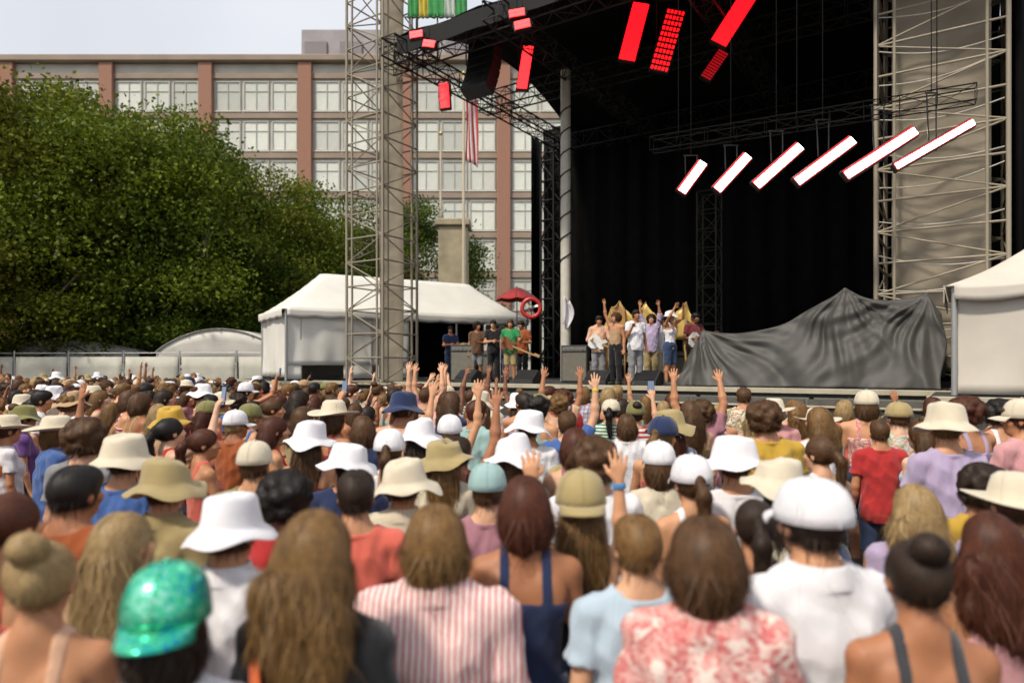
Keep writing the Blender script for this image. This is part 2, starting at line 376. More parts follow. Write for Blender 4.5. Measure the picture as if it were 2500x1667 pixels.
def torso(s, fem, g=0.0, k=0.06):
    if fem:
        s.ell((0, 0, 1.285), (.148 + g, .100 + g, .185 + g), k); s.ell((0, .005, 1.10), (.122 + g, .092 + g, .16 + g), k)
        s.ell((0, -.01, .93), (.168 + g, .118 + g, .135 + g), k)
        for q in (-1, 1): s.ell((q * .066, .082, 1.275), (.06 + g, .055 + g, .062 + g), .04)
    else:
        s.ell((0, -.005, 1.29), (.172 + g, .112 + g, .20 + g), k); s.ell((0, .01, 1.09), (.15 + g, .108 + g, .17 + g), k)
        s.ell((0, -.005, .93), (.16 + g, .115 + g, .125 + g), k)
    for q in (-1, 1): s.ell((q * .075, -.055, .895), (.09 + g, .09 + g, .095 + g), .04)
def shoulders(s, J, fem, g=0.0):
    for q in (-1, 1):
        S = J[q][0]; r = (.046 if fem else .056) + g
        s.cone((q * .06, -.012, 1.415), S, r * 1.06, r, .05); s.cone((q * .015, -.018, 1.49), S * (.82, 1, 1) + (0, 0, .008), .042 + g, .034 + g, .05)
        s.ell((q * .085, -.075, 1.33), (.06 + g, .03 + g, .075 + g), .05)
def hand(s, W, f, side, curl):
    f = unit(f); n = unit(np.cross(f, np.cross((0, 1, .12), f)) if abs(f[1]) < .92 else (0, 0, -1)); x = np.cross(n, f) * 1.0
    if x[0] * side > 0: x = -x                      # x points to the thumb side
    K = [W + f * (.082 - .006 * abs(i - 1)) + x * (.027 - .0185 * i) for i in range(4)]
    for kp in K: s.cone(W + (kp - W) * .12, kp, .0155, .0125, .012)
    for i, L in enumerate((.068, .076, .071, .055)):
        d = unit(f + x * (.20 - .15 * i)); p = K[i]
        for j, fr in enumerate((.42, .32, .26)):
            a = curl * (.45 + .75 * j); dd = d * math.cos(a) + n * math.sin(a); q = p + dd * L * fr * 1.08
            s.cone(p, q, .0096 - .0009 * j, .0088 - .0009 * j, .005); p = q
    t0 = W + f * .022 + x * .018; t1 = t0 + unit(f * .75 + x * .75 + n * .25) * .042; t2 = t1 + unit(f * (1 - .3 * curl) + x * .35 + n * .35) * .034
    s.cone(t0, t1, .014, .0115, .012); s.cone(t1, t2, .011, .009, .006)
def bounds(J, z0=0.0):
    pts = np.array([p for q in (-1, 1) for p in (J[q][0], J[q][1], J[q][2] + J[q][3] * .2)])
    lo = np.minimum(pts.min(0) - .08, (-.25, -.25, z0)); hi = np.maximum(pts.max(0) + .08, (.25, .26, 1.78)); return lo, hi
def make_body(pose, fem):
    J, H = joints(pose, fem); lo, hi = bounds(J, -.01); s = SDF(lo, hi, .008)
    torso(s, fem); shoulders(s, J, fem)
    hc = np.array(H.translation); rot = H.to_3x3(); T = lambda p: np.array(H @ Vector(p))
    s.cone((0, -.012, 1.43), T((0, -.012, -.07)), .056 if fem else .066, .05 if fem else .06, .035)
    s.ell(T((0, -.008, .012)), (.076, .097, .088), .02, rot); s.ell(T((0, .035, -.06)), (.056, .066, .07), .03, rot); s.ell(T((0, .068, -.1)), (.024, .022, .02), .03, rot)
    for q in (-1, 1):
        s.ell(T((q * .03, .098, -.006)), (.017, .016, .013), .012, rot, sub=True)
        s.ell(T((q * .042, .07, -.035)), (.022, .025, .02), .025, rot)
        s.ell(T((q * .077, -.004, -.022)), (.009, .019, .032), .008, rot)
    s.cone(T((0, .092, .008)), T((0, .113, -.038)), .008, .0135, .012)
    s.ell(T((0, .096, -.068)), (.022, .012, .0095), .01, rot)
    for q in (-1, 1):
        S, E, W, f, curl = J[q]; r = .84 if fem else 1.0
        s.cone(S, E, .05 * r, .038 * r, .03); M = E + (W - E) * .3; s.cone(E, M, .038 * r, .041 * r, .02); s.cone(M, W, .041 * r, .0255 * r, .02); hand(s, W, f, q, curl)
        hp = (q * .088, 0, .88); kn = (q * .098, .012, .49); an = (q * .10, -.025, .085)
        s.cone(hp, kn, .088, .056, .04); s.cone(kn, (q * .1, -.02, .36), .054, .056, .02); s.cone((q * .1, -.02, .36), an, .056, .036, .02)
        s.cone((q * .1, -.045, .038), (q * .112, .13, .026), .036, .026, .03)
    return sdf_mesh(s, 'body', .26)
def make_top(pose, fem, kind, seed):
    J, H = joints(pose, fem); lo, hi = bounds(J, .6); s = SDF(lo - .03, hi + .03, .0095); g = {'tee': .017, 'shirt': .02, 'tank': .009}[kind]
    torso(s, fem, g); shoulders(s, J, fem, g * .8)
    if kind != 'tank':
        s.cone((-.05, -.055, 1.425), (.05, -.055, 1.425), .05, .05, .03)
        s.cone((0, 0, 1.2), (0, 0, .86), .13 if fem else .15, .15 if fem else .165, .08)
        for q in (-1, 1):
            S, E, W, f, c = J[q]; r = .85 if fem else 1.0
            if kind == 'shirt': s.cone(S, E, .071 * r, .064 * r, .03); M = E + (W - E) * .25; s.cone(E, M, .062 * r, .063 * r, .02, True)
            else: fr = .62; s.cone(S, S + (E - S) * fr, .07 * r, .072 * r, .03, True)
    s.folds(.005 if kind == 'tank' else .0095, seed)
    X, Y, Z = s.axes()
    if kind == 'tank':
        hem = Z * 0 + np.where(Y < 0, 1.315, 1.30) + .25 * np.abs(X) * 0
        strap = np.maximum(np.abs(np.abs(X) - .075 - .10 * np.maximum(1.42 - Z, 0) * 0) - .019, Z - 1.56)
        s.cut(np.minimum(Z - hem + .0 * X, strap)); s.cut(np.abs(X) - (.153 if fem else .178))
        r = np.sqrt(X ** 2 + (Y - .0) ** 2); s.cut(np.where(Z > 1.36, .062 - r, -1))
    else:
        nr = .0 if fem else .012; r = np.sqrt(X ** 2 + ((Y + .006) * .95) ** 2)
        if kind == 'tee':
            s.cut(np.where(Z > np.where(Y < .02, 1.452, 1.40), np.minimum(.070 + nr + .25 * (Z - 1.45) - r, 1), -1) + 0 * X)
            zc = 1.466 - .5 * np.maximum(Y, 0); s.D = np.minimum(s.D, np.maximum(np.abs(r - .0745 - nr) - .0075, np.abs(Z - zc) - .013).astype(np.float32))
        else:
            s.cut(np.where(Z > 1.40, .066 + nr - r, -1) + 0 * X)
            rc = .080 + nr - .30 * (Z - 1.47); d = np.maximum(np.abs(r - rc) - .0065, np.abs(Z - 1.485) - .036); d = np.maximum(d, np.where((Y > .04) & (np.abs(X) < .02), .01, -1))
            s.D = np.minimum(s.D, d.astype(np.float32))
    s.cut((.80 if kind != 'tank' else .84) + .012 * np.sin(9 * X + 5 * Y) - Z)
    return sdf_mesh(s, {'tee': 't_shirt', 'shirt': 'collared_shirt', 'tank': 'tank_top'}[kind], .34)
def make_trousers(short, seed):
    s = SDF((-.3, -.25, .05), (.3, .25, 1.1), .012)
    s.ell((0, -.005, .95), (.18, .132, .15), .05)
    for q in (-1, 1):
        s.ell((q * .078, -.055, .895), (.1, .1, .105), .04); s.cone((q * .088, 0, .88), (q * .1, .01, .49), .104, .082, .04); s.cone((q * .1, .01, .49), (q * .1, -.02, .07), .08, .07, .03)
    s.folds(.006, seed); X, Y, Z = s.axes(); s.cut(Z - 1.04 + 0 * X + 0 * Y); s.cut((.50 if short else .09) - Z + 0 * X + 0 * Y)
    return sdf_mesh(s, 'shorts' if short else 'trousers', .3)
def make_shoe():
    s = SDF((-.2, -.12, -.005), (.2, .22, .14), .01)
    for q in (-1, 1): s.cone((q * .1, -.045, .045), (q * .113, .135, .034), .047, .037, .03); s.cone((q * .1, -.03, .05), (q * .1, -.03, .11), .047, .046, .02, True)
    X, Y, Z = s.axes(); s.cut(.004 - Z + 0 * X + 0 * Y); return sdf_mesh(s, 'shoes', .3)

def make_hair(style, seed, n=3200, wid=.0030):
    g = np.random.default_rng(seed); s = SDF((-.22, -.26, -.62), (.22, .2, .24), .009); cap = (.085, .105, .097)
    tie = None; X, Y, Z = s.axes()
    s.ell((0, -.01, .013), cap, .01)
    if style == 'short':
        s.ell((0, .022, .055), (.078, .086, .058), .03); s.cut(-.058 - .5 * np.maximum(Y + .03, 0) * 0 - Z + .55 * np.maximum(Y - .0, 0) + 0 * X)
    elif style == 'long':
        s.ell((0, -.06, -.10), (.094, .068, .15), .04); s.ell((0, -.10, -.24), (.104, .042, .19), .05)
    elif style == 'wavy':
        s.ell((0, -.055, -.08), (.112, .078, .16), .04); s.ell((0, -.09, -.22), (.126, .058, .16), .05)
        for i in range(10): s.ell((g.uniform(-.12, .12), -.11 + g.uniform(-.02, .02), g.uniform(-.36, -.05)), (.03, .025, .05), .03)
    elif style == 'bob':
        s.ell((0, -.04, -.06), (.097, .08, .115), .04); s.cut(-.150 - Z + .02 * np.sin(30 * X) + 0 * Y)
    elif style == 'bun':
        tie = (0, -.085, .105); s.ell(tie, (.05, .05, .045), .012); s.cut(-.075 - Z + .5 * np.maximum(Y, 0) + 0 * X)
    elif style == 'tail':
        tie = (0, -.115, .03); s.cut(-.08 - Z + .5 * np.maximum(Y, 0) + 0 * X)
        s.cone(tie, (0, -.165, -.05), .022, .034, .02); s.cone((0, -.165, -.05), (.01, -.15, -.30), .034, .014, .02)
    elif style == 'curly':
        s.ell((0, -.03, .015), (.115, .12, .118), .03)
        for i in range(60):
            v = unit(g.normal(size=3)); v[2] = abs(v[2]) * .9 if i % 3 else v[2]; c = np.array((0, -.03, .015)) + v * (.11, .115, .113)
            s.ell(c, (.024, .024, .024), .018)
        s.cut(-.13 - Z + 0 * X + 0 * Y)
    s.ell((0, .135, -.075), (.073, .10, .115), .02, sub=True)
    s.folds(.003, seed + 3, .2)
    base = sdf_mesh(s, 'hair', .3); nb = len(base.vertices)
    V = np.empty(nb * 3, np.float32); base.vertices.foreach_get('co', V); V = V.reshape(-1, 3)
    D = s.D; G = np.stack(np.gradient(D, s.h), -1)
    def look(p):
        i = np.clip(np.round((p - s.lo) / s.h).astype(int), 1, s.n - 2); d = D[i[:, 0], i[:, 1], i[:, 2]]; gr = G[i[:, 0], i[:, 1], i[:, 2]]
        gr = gr / (np.linalg.norm(gr, axis=1, keepdims=True) + 1e-6); return d + np.sum(gr * (p - (s.lo + s.h * i)), 1), gr
    wgt = np.clip((V[:, 2] + .42) / .5, .12, 1) ** 1.2; p = V[g.choice(nb, n, p=wgt / wgt.sum())].astype(float)
    steps = 10; seg = g.uniform(.012, .026, n)[:, None] * (.55 if style in ('short', 'curly', 'bun') else 1.15)
    off = np.where(g.random(n) < .12, g.uniform(.006, .018, n), g.uniform(.0003, .006, n)); drift = g.normal(0, .30, (n, 3)) * (1, 1, .3); rows = []; prev = None; lift = g.exponential(.0016, n) * np.where(g.random(n) < .08, 4, 1)
    for k in range(steps):
        oe = np.where(p[:, 2] > -.035, np.minimum(off, .0035), off); d, gr = look(p); p = p - (d - oe)[:, None] * gr; d, gr = look(p)
        if tie is not None: q = np.array(tie) - p; fl = np.where((p[:, 1:2] > tie[1] - .035) & (p[:, 2:3] > -.09), q / (np.linalg.norm(q, axis=1, keepdims=True) + 1e-4), np.array([[0, -.1, -1.]]))
        else: fl = np.array([[0, -.18, -1.]]) + np.stack([np.sign(p[:, 0]) * .5, -.6 + 0 * p[:, 0], 0 * p[:, 0]], 1) * np.clip((p[:, 2:3] - .05) / .05, 0, 1)
        fl = fl + drift * (1 + .9 * math.sin(k * 1.3) * (style in ('wavy',)))
        if style == 'curly': fl = fl + g.normal(0, 1.2, (n, 3))
        fl = fl - gr * np.sum(fl * gr, 1, keepdims=True); fl = fl / (np.linalg.norm(fl, axis=1, keepdims=True) + 1e-6)
        if prev is not None: fl = .5 * fl + .5 * prev; fl /= np.linalg.norm(fl, axis=1, keepdims=True) + 1e-6
        prev = fl; wv = np.cross(fl, gr); wdt = (wid * g.uniform(.6, 1.3, n) * (1 - (k / (steps - 1)) ** 2.5 * .85))[:, None] if k == 0 else wdt0 * (1 - (k / (steps - 1)) ** 2.5 * .85)
        if k == 0: wdt0 = wdt
        rows.append(np.stack([p - wv * wdt * .5, p + wv * wdt * .5], 1)); p = p + fl * seg; off = off + lift * (k > 3)
    A = np.stack(rows, 1).reshape(-1, 3)                                  # n x steps x 2
    ii = np.arange(n)[:, None] * steps * 2; kk = np.arange(steps - 1)[None, :] * 2
    q0 = (ii + kk).ravel(); Q = np.stack([q0, q0 + 1, q0 + 3, q0 + 2], 1)
    tris = []; base.calc_loop_triangles(); T = np.empty(len(base.loop_triangles) * 3, np.int32); base.loop_triangles.foreach_get('vertices', T); T = T.reshape(-1, 3)
    VV = np.concatenate([V, A]); Q = Q + nb; TT = np.concatenate([T, Q[:, [0, 1, 2]], Q[:, [0, 2, 3]]])
    me = mesh_np('hair', VV, TT); at = me.attributes.new('strand', 'FLOAT', 'POINT')
    sv = np.concatenate([np.full(nb, .3), np.repeat(np.clip(g.normal(.5, .28, n), 0, 1), steps * 2)]).astype(np.float32); at.data.foreach_set('value', sv)
    bpy.data.meshes.remove(base); return me
def make_bucket(seed, tall=1.0, brim=.168):
    g = random.Random(seed); a1, a2 = g.uniform(0, 6), g.uniform(0, 6); bw = g.uniform(.6, 2.2)
    def wob(p, a, r, z):
        f = max(0, (r - .1) / .07); return p + Vector((0, 0, f * bw * (.012 * math.sin(2 * a + a1) + .008 * math.sin(5 * a + a2)) - (.016 * bw * max(0, math.sin(a + a2)) if z > .08 else 0) + .004 * math.sin(4 * a + 60 * z))) + Vector((p.x, p.y, 0)) * (.03 * math.sin(3 * a + a2) + .018 * math.sin(7 * a + 40 * z))
    pr = [(0, .118 * tall), (.04, .117 * tall), (.072, .112 * tall), (.084, .103 * tall), (.09, .09 * tall), (.097, .05), (.104, .012), (.107, .002), (.118, -.008), (.14, -.024), (brim, -.043), (brim + .001, -.047), (brim - .004, -.047), (.138, -.029), (.112, -.013), (.1, 0), (.09, .05), (.08, .09)]
    b = MB(); b.lathe(pr, 40, M=Matrix.Diagonal((1, 1.13, 1)), wob=wob); return b.data('bucket_hat')
def make_cap(kind):
    def wob(p, a, r, z): return p * (1 + .006 * math.cos(6 * a) * (r > .02))
    pr = [(0, .117), (.03, .114), (.058, .102), (.078, .08), (.09, .05), (.0955, .02), (.098, -.012), (.094, -.014), (.09, .02), (.07, .075)]
    b = MB().lathe(pr, 36, M=Matrix.Diagonal((1, 1.14, 1)), wob=wob)
    if kind == 'crown':
        for k in range(6):
            a = math.pi / 6 + k * math.pi / 3; pts = [Vector((r * math.cos(a), r * math.sin(a) * 1.14, z)) * 1.012 for r, z in pr[1:7]]; b.tube(pts, .0013, 5)
        b.lathe([(0, .126), (.008, .124), (.0095, .118), (0, .117)], 10)
        return b.data('cap')
    v = MB()
    def fn(u, t):
        a = R(90) + (u - .5) * R(118); r0 = Vector((.097 * math.cos(a), .097 * 1.14 * math.sin(a), -.008)); ext = .078 * max(0, math.cos((u - .5) * R(150))) ** .6
        return r0 + Vector((0, ext * t, -.018 * t * t - .018 * (abs(u - .5) * 2) ** 2 * t))
    v.grid(fn, 18, 5); return solidify(v.data('visor'), .004, 'visor')
def make_straw():
    def wob(p, a, r, z): return p + Vector((0, 0, (.028 * (abs(math.cos(a)) ** 2) * max(0, (r - .1) / .08))))
    pr = [(0, .105), (.035, .112), (.06, .118), (.08, .1), (.09, .06), (.1, .01), (.108, 0), (.13, -.004), (.16, -.004), (.19, 0), (.191, -.004), (.16, -.009), (.11, -.006), (.095, .02)]
    return MB().lathe(pr, 40, M=Matrix.Diagonal((1, 1.13, 1)), wob=wob).data('sun_hat')
# ------------------------------------------------------------------ setting
g = MB().grid(lambda u, v: Vector(((u - .5) * 1600, (v - .2) * 1600, 0)), 4, 4).build('ground', mat('worn_grass_ground', (.075, .07, .045), .95, var=.35, vscale=.6, bump=.5, bscale=30)); tag(g, kind='structure')
plaza = MB().grid(lambda u, v: Vector((-60 + 120 * u, -8 + 48 * v, .004)), 2, 2).build('plaza', mat('plaza_asphalt', (.06, .058, .055), .9, var=.3, vscale=1.2, bump=.6, bscale=60)); tag(plaza, kind='structure')

# ---- pale building with brick pilasters, far behind the trees
BY, FH, TOPZ = 63.0, 3.67, 30.1
m_brick, _n, _b, _t, _L = _pattern('red_brick', .85)
_br = _n.nodes.new('ShaderNodeTexBrick'); _br.inputs['Scale'].default_value = 5; _br.inputs['Color1'].default_value = (.37, .175, .115, 1); _br.inputs['Color2'].default_value = (.31, .145, .095, 1); _br.inputs['Mortar'].default_value = (.30, .24, .2, 1)
_mp = _n.nodes.new('ShaderNodeMapping'); _mp.inputs['Rotation'].default_value = (R(90), 0, 0); _L(_t.outputs['Object'], _mp.inputs['Vector']); _L(_mp.outputs['Vector'], _br.inputs['Vector']); _L(_br.outputs['Color'], _b.inputs['Base Color'])
m_conc = mat('pale_precast', (.58, .55, .48), .85, var=.12, vscale=.6, bump=.2, bscale=8)
m_band = mat('brown_spandrel', (.30, .23, .18), .8, var=.15, vscale=.5)
m_frame = mat('window_frame_grey', (.42, .41, .37), .5, var=.05)
m_blind = mat('blind_behind_glass', (.60, .61, .54), .25, var=.10, vscale=1.2, spec=.6, rnd=.22)
m_roofgrey = mat('plant_room_grey', (.30, .28, .29), .7, var=.15, vscale=.8)
bx0, bx1 = -62.0, 12.0; pil = [-.76 - 9.15 * k for k in range(5, -2, -1)]
bld = thing('office_building', (-20, BY, 0), 'pale office block with brick pilasters rising behind the trees', 'building')
MB().box(((bx0 + bx1) / 2, BY + 8.2, TOPZ / 2), (bx1 - bx0, 16, TOPZ), bev=.05).build('wall', m_conc, bld)
rf = MB().box(((bx0 + bx1) / 2, BY + 7.9, TOPZ + .3), (bx1 - bx0 + .6, 16.9, .6), bev=.08).build('parapet', m_band, bld)
MB().box((-12.5, BY + 10, TOPZ + 3.1), (17, 10, 5.0), bev=.1).build('plant_room', m_roofgrey, bld)
for k in range(5): MB().box((-19.5 + 3.5 * k, BY + 4.9, TOPZ + 3.0), (2.2, .2, 2.6), bev=.03).build('louvre_panel', mat('louvre', (.2, .18, .19), .6), bld)
pm = MB().box((0, 0, TOPZ / 2), (1.25, .5, TOPZ), bev=.04).data('pilaster', m_brick)
for x in pil: link('pilaster', pm, bld, matrix=Matrix.Translation((x, BY - .07, 0)))
bands = [TOPZ - 1.2 - FH * k for k in range(8)]
bm_ = MB().box((0, 0, 0), (bx1 - bx0, .3, .5), bev=.03).data('floor_band', m_band)
for z in bands: link('floor_band', bm_, bld, matrix=Matrix.Translation(((bx0 + bx1) / 2, BY + .12, z)))
wf = MB(); ww, wh = 2.35, 2.75
for sx in (-1, 1): wf.box((sx * (ww / 2 - .05), 0, 0), (.1, .14, wh))
for sz in (-1, 1): wf.box((0, 0, sz * (wh / 2 - .05)), (ww - .2, .14, .1))
wf.box((0, .0, 0), (.07, .1, wh - .2)); wf.box((-(ww / 4 - .03), 0, .45), (ww / 2 - .2, .08, .06)); wf.box(((ww / 4 - .03), 0, .45), (ww / 2 - .2, .08, .06))
wfm = wf.data('window', m_frame); pnm = MB().box((0, 0, 0), (ww - .16, .03, wh - .16)).data('pane', m_blind); slm = MB().box((0, 0, 0), (ww + .2, .22, .1), bev=.02).data('sill', m_conc)
for k in range(6):
    for j in range(3):
        for z in bands[:7]:
            x = pil[k] + 9.15 / 2 + (j - 1) * 2.62; zc = z - FH / 2
            wo = link('window', wfm, bld, matrix=Matrix.Translation((x, BY + .13, zc)))
            link('pane', pnm, wo, matrix=Matrix.Translation((x, BY + .16, zc))); link('sill', slm, wo, matrix=Matrix.Translation((x, BY + .08, zc - wh / 2 - .06)))

# ---- tall stone pillar and flagpoles seen through the gap beside the stage
m_stone = mat('tan_stone', (.34, .29, .19), .85, var=.25, vscale=1.5, bump=.4, bscale=14)
p0 = P(1108, 895, 42); pl = thing('stone_pillar', (p0.x, p0.y, 0), 'tall tan stone pillar with a flat cap behind the tent roof', 'pillar')
MB().box((p0.x, p0.y, 5.3), (1.75, 1.75, 10.6), bev=.08).build('shaft', m_stone, pl); MB().box((p0.x, p0.y, 10.8), (2.1, 2.1, .42), bev=.06).build('cap', m_stone, pl); MB().box((p0.x, p0.y, .4), (2.2, 2.2, .8), bev=.08).build('base', m_stone, pl)
m_pole = mat('painted_pole', (.55, .47, .34), .45, var=.08); m_red = fabric('flag_red', (.45, .04, .04)); m_white = fabric('flag_white', (.7, .68, .66))
def flagpole(px, Y, top, label, flag):
    b = P(px, 895, Y); t = thing('flagpole', (b.x, b.y, 0), label, 'flagpole')
    MB().tube([(b.x, b.y, 0), (b.x, b.y, top)], [.12, .07], 12).build('pole', m_pole, t); MB().lathe([(0, .16), (.1, .1), (.13, 0), (.1, -.1), (0, -.14)], 14, c=(b.x, b.y, top + .1)).build('finial', mat('brass', (.5, .36, .12), .35, .9), t)
    if flag:
        n = 9; zt = top - .5; L = 4.4
        for i in range(n):
            def fn(u, v, i=i):
                a = (i + v) / n; d = a * 1.25; return Vector((b.x + .08 + d * .55 + .10 * math.sin(6 * a + 3 * u), b.y + .16 * math.sin(9 * a) * (1 - .3 * u), zt - L * u - .25 * d * 1.6))
            me = solidify(MB().grid(fn, 14, 2).data('stripe', m_red if i % 2 == 0 else m_white), .012, 'stripe'); link('stripe', me, t)
flagpole(1132, 40, P(0, 205, 40).z + .5, 'tan flagpole with a red and white striped flag hanging limp', True)
flagpole(1076, 46, P(0, 330, 46).z, 'bare tan flagpole left of the striped flag', False)

# ---- trees
m_bark = mat('bark', (.085, .065, .045), .95, var=.3, vscale=4, bump=.8, bscale=18)
def leafmat(name, c1, c2):
    m, n, b, t, L = _pattern(name, .55); at = n.nodes.new('ShaderNodeAttribute'); at.attribute_name = 'leaf'
    r = ramp(n, [(0, c1), (1, c2)]); L(at.outputs['Fac'], r.inputs[0]); L(r.outputs[0], b.inputs['Base Color']); b.inputs['Subsurface Weight'].default_value = 0
    tr = n.nodes.new('ShaderNodeBsdfTranslucent'); L(r.outputs[0], tr.inputs['Color']); mx = n.nodes.new('ShaderNodeMixShader'); mx.inputs[0].default_value = .3
    L(b.outputs[0], mx.inputs[1]); L(tr.outputs[0], mx.inputs[2]); L(mx.outputs[0], n.nodes['Material Output'].inputs['Surface']); return m
LEAF = [leafmat('leaf_mid_green', (.045, .075, .004), (.20, .25, .018)), leafmat('leaf_dark_green', (.024, .05, .005), (.115, .17, .014)), leafmat('leaf_olive', (.06, .075, .006), (.22, .24, .02))]
def tree_mesh(seed, h, rad, nclump, leaf):
    g = np.random.default_rng(seed); trunk = MB(); base = .22 * h / 10
    fork = h * .28; pts = [(0, 0, 0), (.1 * g.normal(), .1 * g.normal(), fork * .5), (.2 * g.normal(), .2 * g.normal(), fork)]
    trunk.tube(pts, [base * 1.35, base, base * .85], 12); ends = []
    for i in range(9):
        a = i * 2.4 + g.uniform(-.3, .3); el = g.uniform(.45, 1.3); L = h * g.uniform(.26, .40); d = np.array([math.cos(a) * math.cos(el), math.sin(a) * math.cos(el), math.sin(el)])
        q = [np.array(pts[2])]
        for s_ in range(4): q.append(q[-1] + d * L / 4 + g.normal(0, .12, 3) + (0, 0, .05))
        trunk.tube([tuple(x) for x in q], [base * .6, base * .45, base * .3, base * .2, base * .08], 7); ends += q[2:]
        for j in range(3):
            e = q[2 + j % 3] + g.normal(0, 1, 3) * rad * .2; trunk.tube([tuple(q[2 + j % 3]), tuple((q[2 + j % 3] + e) / 2 + (0, 0, .1)), tuple(e)], [base * .25, base * .16, base * .05], 5); ends.append(e)
    ends = np.array(ends); cc = np.array((0, 0, h * .60)); nbg = 46
    bv = g.normal(size=(nbg, 3)); bv /= np.linalg.norm(bv, axis=1, keepdims=True); bl = g.uniform(.55, 1.02, nbg)
    bc = cc + bv * (rad, rad, h * .37) * bl[:, None]; br = rad * g.uniform(.17, .34, nbg); bshade = g.normal(0, .17, nbg)
    per_b = max(6, (nclump - len(ends)) // nbg); v = g.normal(size=(nbg * per_b, 3)) + (0, 0, .35); v /= np.linalg.norm(v, axis=1, keepdims=True)
    bp = np.repeat(bc, per_b, 0) + v * np.repeat(br, per_b)[:, None] * (1, 1, .75) * g.uniform(.8, 1.1, nbg * per_b)[:, None]; bs = np.repeat(bshade, per_b)
    cl = np.concatenate([ends, bp]); per = 84; N = len(cl) * per
    csh = np.repeat(np.clip(g.normal(.42, .16, len(cl)) + np.concatenate([np.zeros(len(ends)), bs]), 0, 1), per)
    C = np.repeat(cl, per, 0) + g.normal(0, 1, (N, 3)) * (.42, .42, .3) * (rad / 4.5); sz = leaf * g.uniform(.6, 1.35, N)[:, None]
    d = g.normal(size=(N, 3)) + (0, 0, -.35); d /= np.linalg.norm(d, axis=1, keepdims=True); nn = g.normal(size=(N, 3)) + (0, 0, .8); wv = np.cross(d, nn); wv /= np.linalg.norm(wv, axis=1, keepdims=True) + 1e-6
    up = np.cross(wv, d); A = np.stack([C, C + d * sz * .5 + wv * sz * .34 + up * sz * .08, C + d * sz, C + d * sz * .5 - wv * sz * .34 + up * sz * .08], 1).reshape(-1, 3)
    q = np.arange(N)[:, None] * 4; T = np.concatenate([q + [0, 1, 2], q + [0, 2, 3]])
    me = mesh_np('crown', A, T, False); at = me.attributes.new('leaf', 'FLOAT', 'POINT'); at.data.foreach_set('value', np.repeat(np.clip(csh + g.normal(0, .16, N), 0, 1), 4).astype(np.float32))
    return trunk.data('trunk', m_bark), me
TP = [tree_mesh(3, 12.0, 4.6, 640, .165), tree_mesh(8, 12.0, 4.2, 600, .155), tree_mesh(21, 12.0, 5.0, 660, .17)]
TREES = [(-60, 215, 31, 0, 2, 'tall broad leafy tree at the left edge of the view'), (170, 275, 36, 1, 1, 'dark leafy tree second from the left edge'),
         (330, 335, 33, 2, 0, 'broad green tree above the low arched canopy'), (480, 375, 40, 0, 0, 'dark tree standing midway along the tree line'), (600, 440, 38, 1, 2, 'green tree with a rounded top left of the white tent'),
         (740, 505, 41, 2, 0, 'lighter green tree just left of the lattice tower'), (850, 555, 46, 0, 2, 'olive green tree behind the lattice tower'), (1035, 520, 47, 1, 1, 'dark tree seen between the lattice tower and the stone pillar'),
         (40, 600, 31, 1, 2, 'yellowish low tree in front at the far left edge'), (420, 590, 34.5, 2, 1, 'low dark tree in front of the tree line, mid left'), (690, 600, 37, 0, 1, 'low dark bushy tree beside the white tent wall'), (225, 570, 35, 0, 1, 'low dark tree behind the arched canopy'), (560, 620, 36, 1, 1, 'small dark tree between the canopy and the white tent')]
for i, (px, py, Y, k, lm, lab) in enumerate(TREES):
    b = P(px, 895, Y); h = (P(px, py, Y).z) / 0.97; s_ = h / 12.0; sx = max(s_, .75) * (1.05 if h > 9 else 1.25)
    t = thing('broadleaf_tree', (b.x, b.y, 0), lab, 'tree', 'trees behind the crowd'); rz = i * 1.7
    M = Matrix.Translation((b.x, b.y, 0)) @ Matrix.Rotation(rz, 4, 'Z') @ Matrix.Diagonal((sx, sx, s_, 1))
    link('trunk', TP[k][0], t, matrix=M); c = link('crown', TP[k][1], t, matrix=M)
    if not TP[k][1].materials: TP[k][1].materials.append(LEAF[lm])
    c.material_slots[0].link = 'OBJECT'; c.material_slots[0].material = LEAF[lm]

# ---- fence and far canopies along the left of the plaza
m_gal = mat('galvanised', (.42, .42, .41), .45, .6, var=.1); m_scrim = mat('pale_fence_scrim', (.44, .43, .37), .9, var=.15, vscale=2, bump=.3, bscale=60)
fa, fb_ = Vector((-30, 29.0, 0)), Vector((-8.6, 27.0, 0)); fen = thing('site_fence', fa, 'temporary site fence with pale scrim panels along the plaza', 'fence'); nF = 9; du = (fb_ - fa) / nF
for i in range(nF + 1): rod('post', fa + du * i, fa + du * i + Vector((0, 0, 2.75)), .03, m_gal, fen)
for i in range(nF):
    a, b = fa + du * (i + .03), fa + du * (i + .97)
    link('scrim_panel', solidify(MB().grid(lambda u, v: a + (b - a) * u + Vector((0, .05 * math.sin(7 * u + i) * math.sin(3 * v), .25 + 2.25 * v)), 10, 5).data('scrim_panel', m_scrim), .01), fen)
    for z in (.2, 1.45, 2.65): rod('rail', a + Vector((0, -.03, z)), b + Vector((0, -.03, z)), .02, m_gal, fen)
m_tentw = mat('white_tent_vinyl', (.72, .70, .64), .5, var=.06, vscale=1.5, bump=.15, bscale=9); m_tentg = mat('grey_tent_vinyl', (.40, .40, .36), .55, var=.12, vscale=1.5)
m_tentp = mat('pale_canopy_vinyl', (.52, .50, .45), .55, var=.12, vscale=1.5)
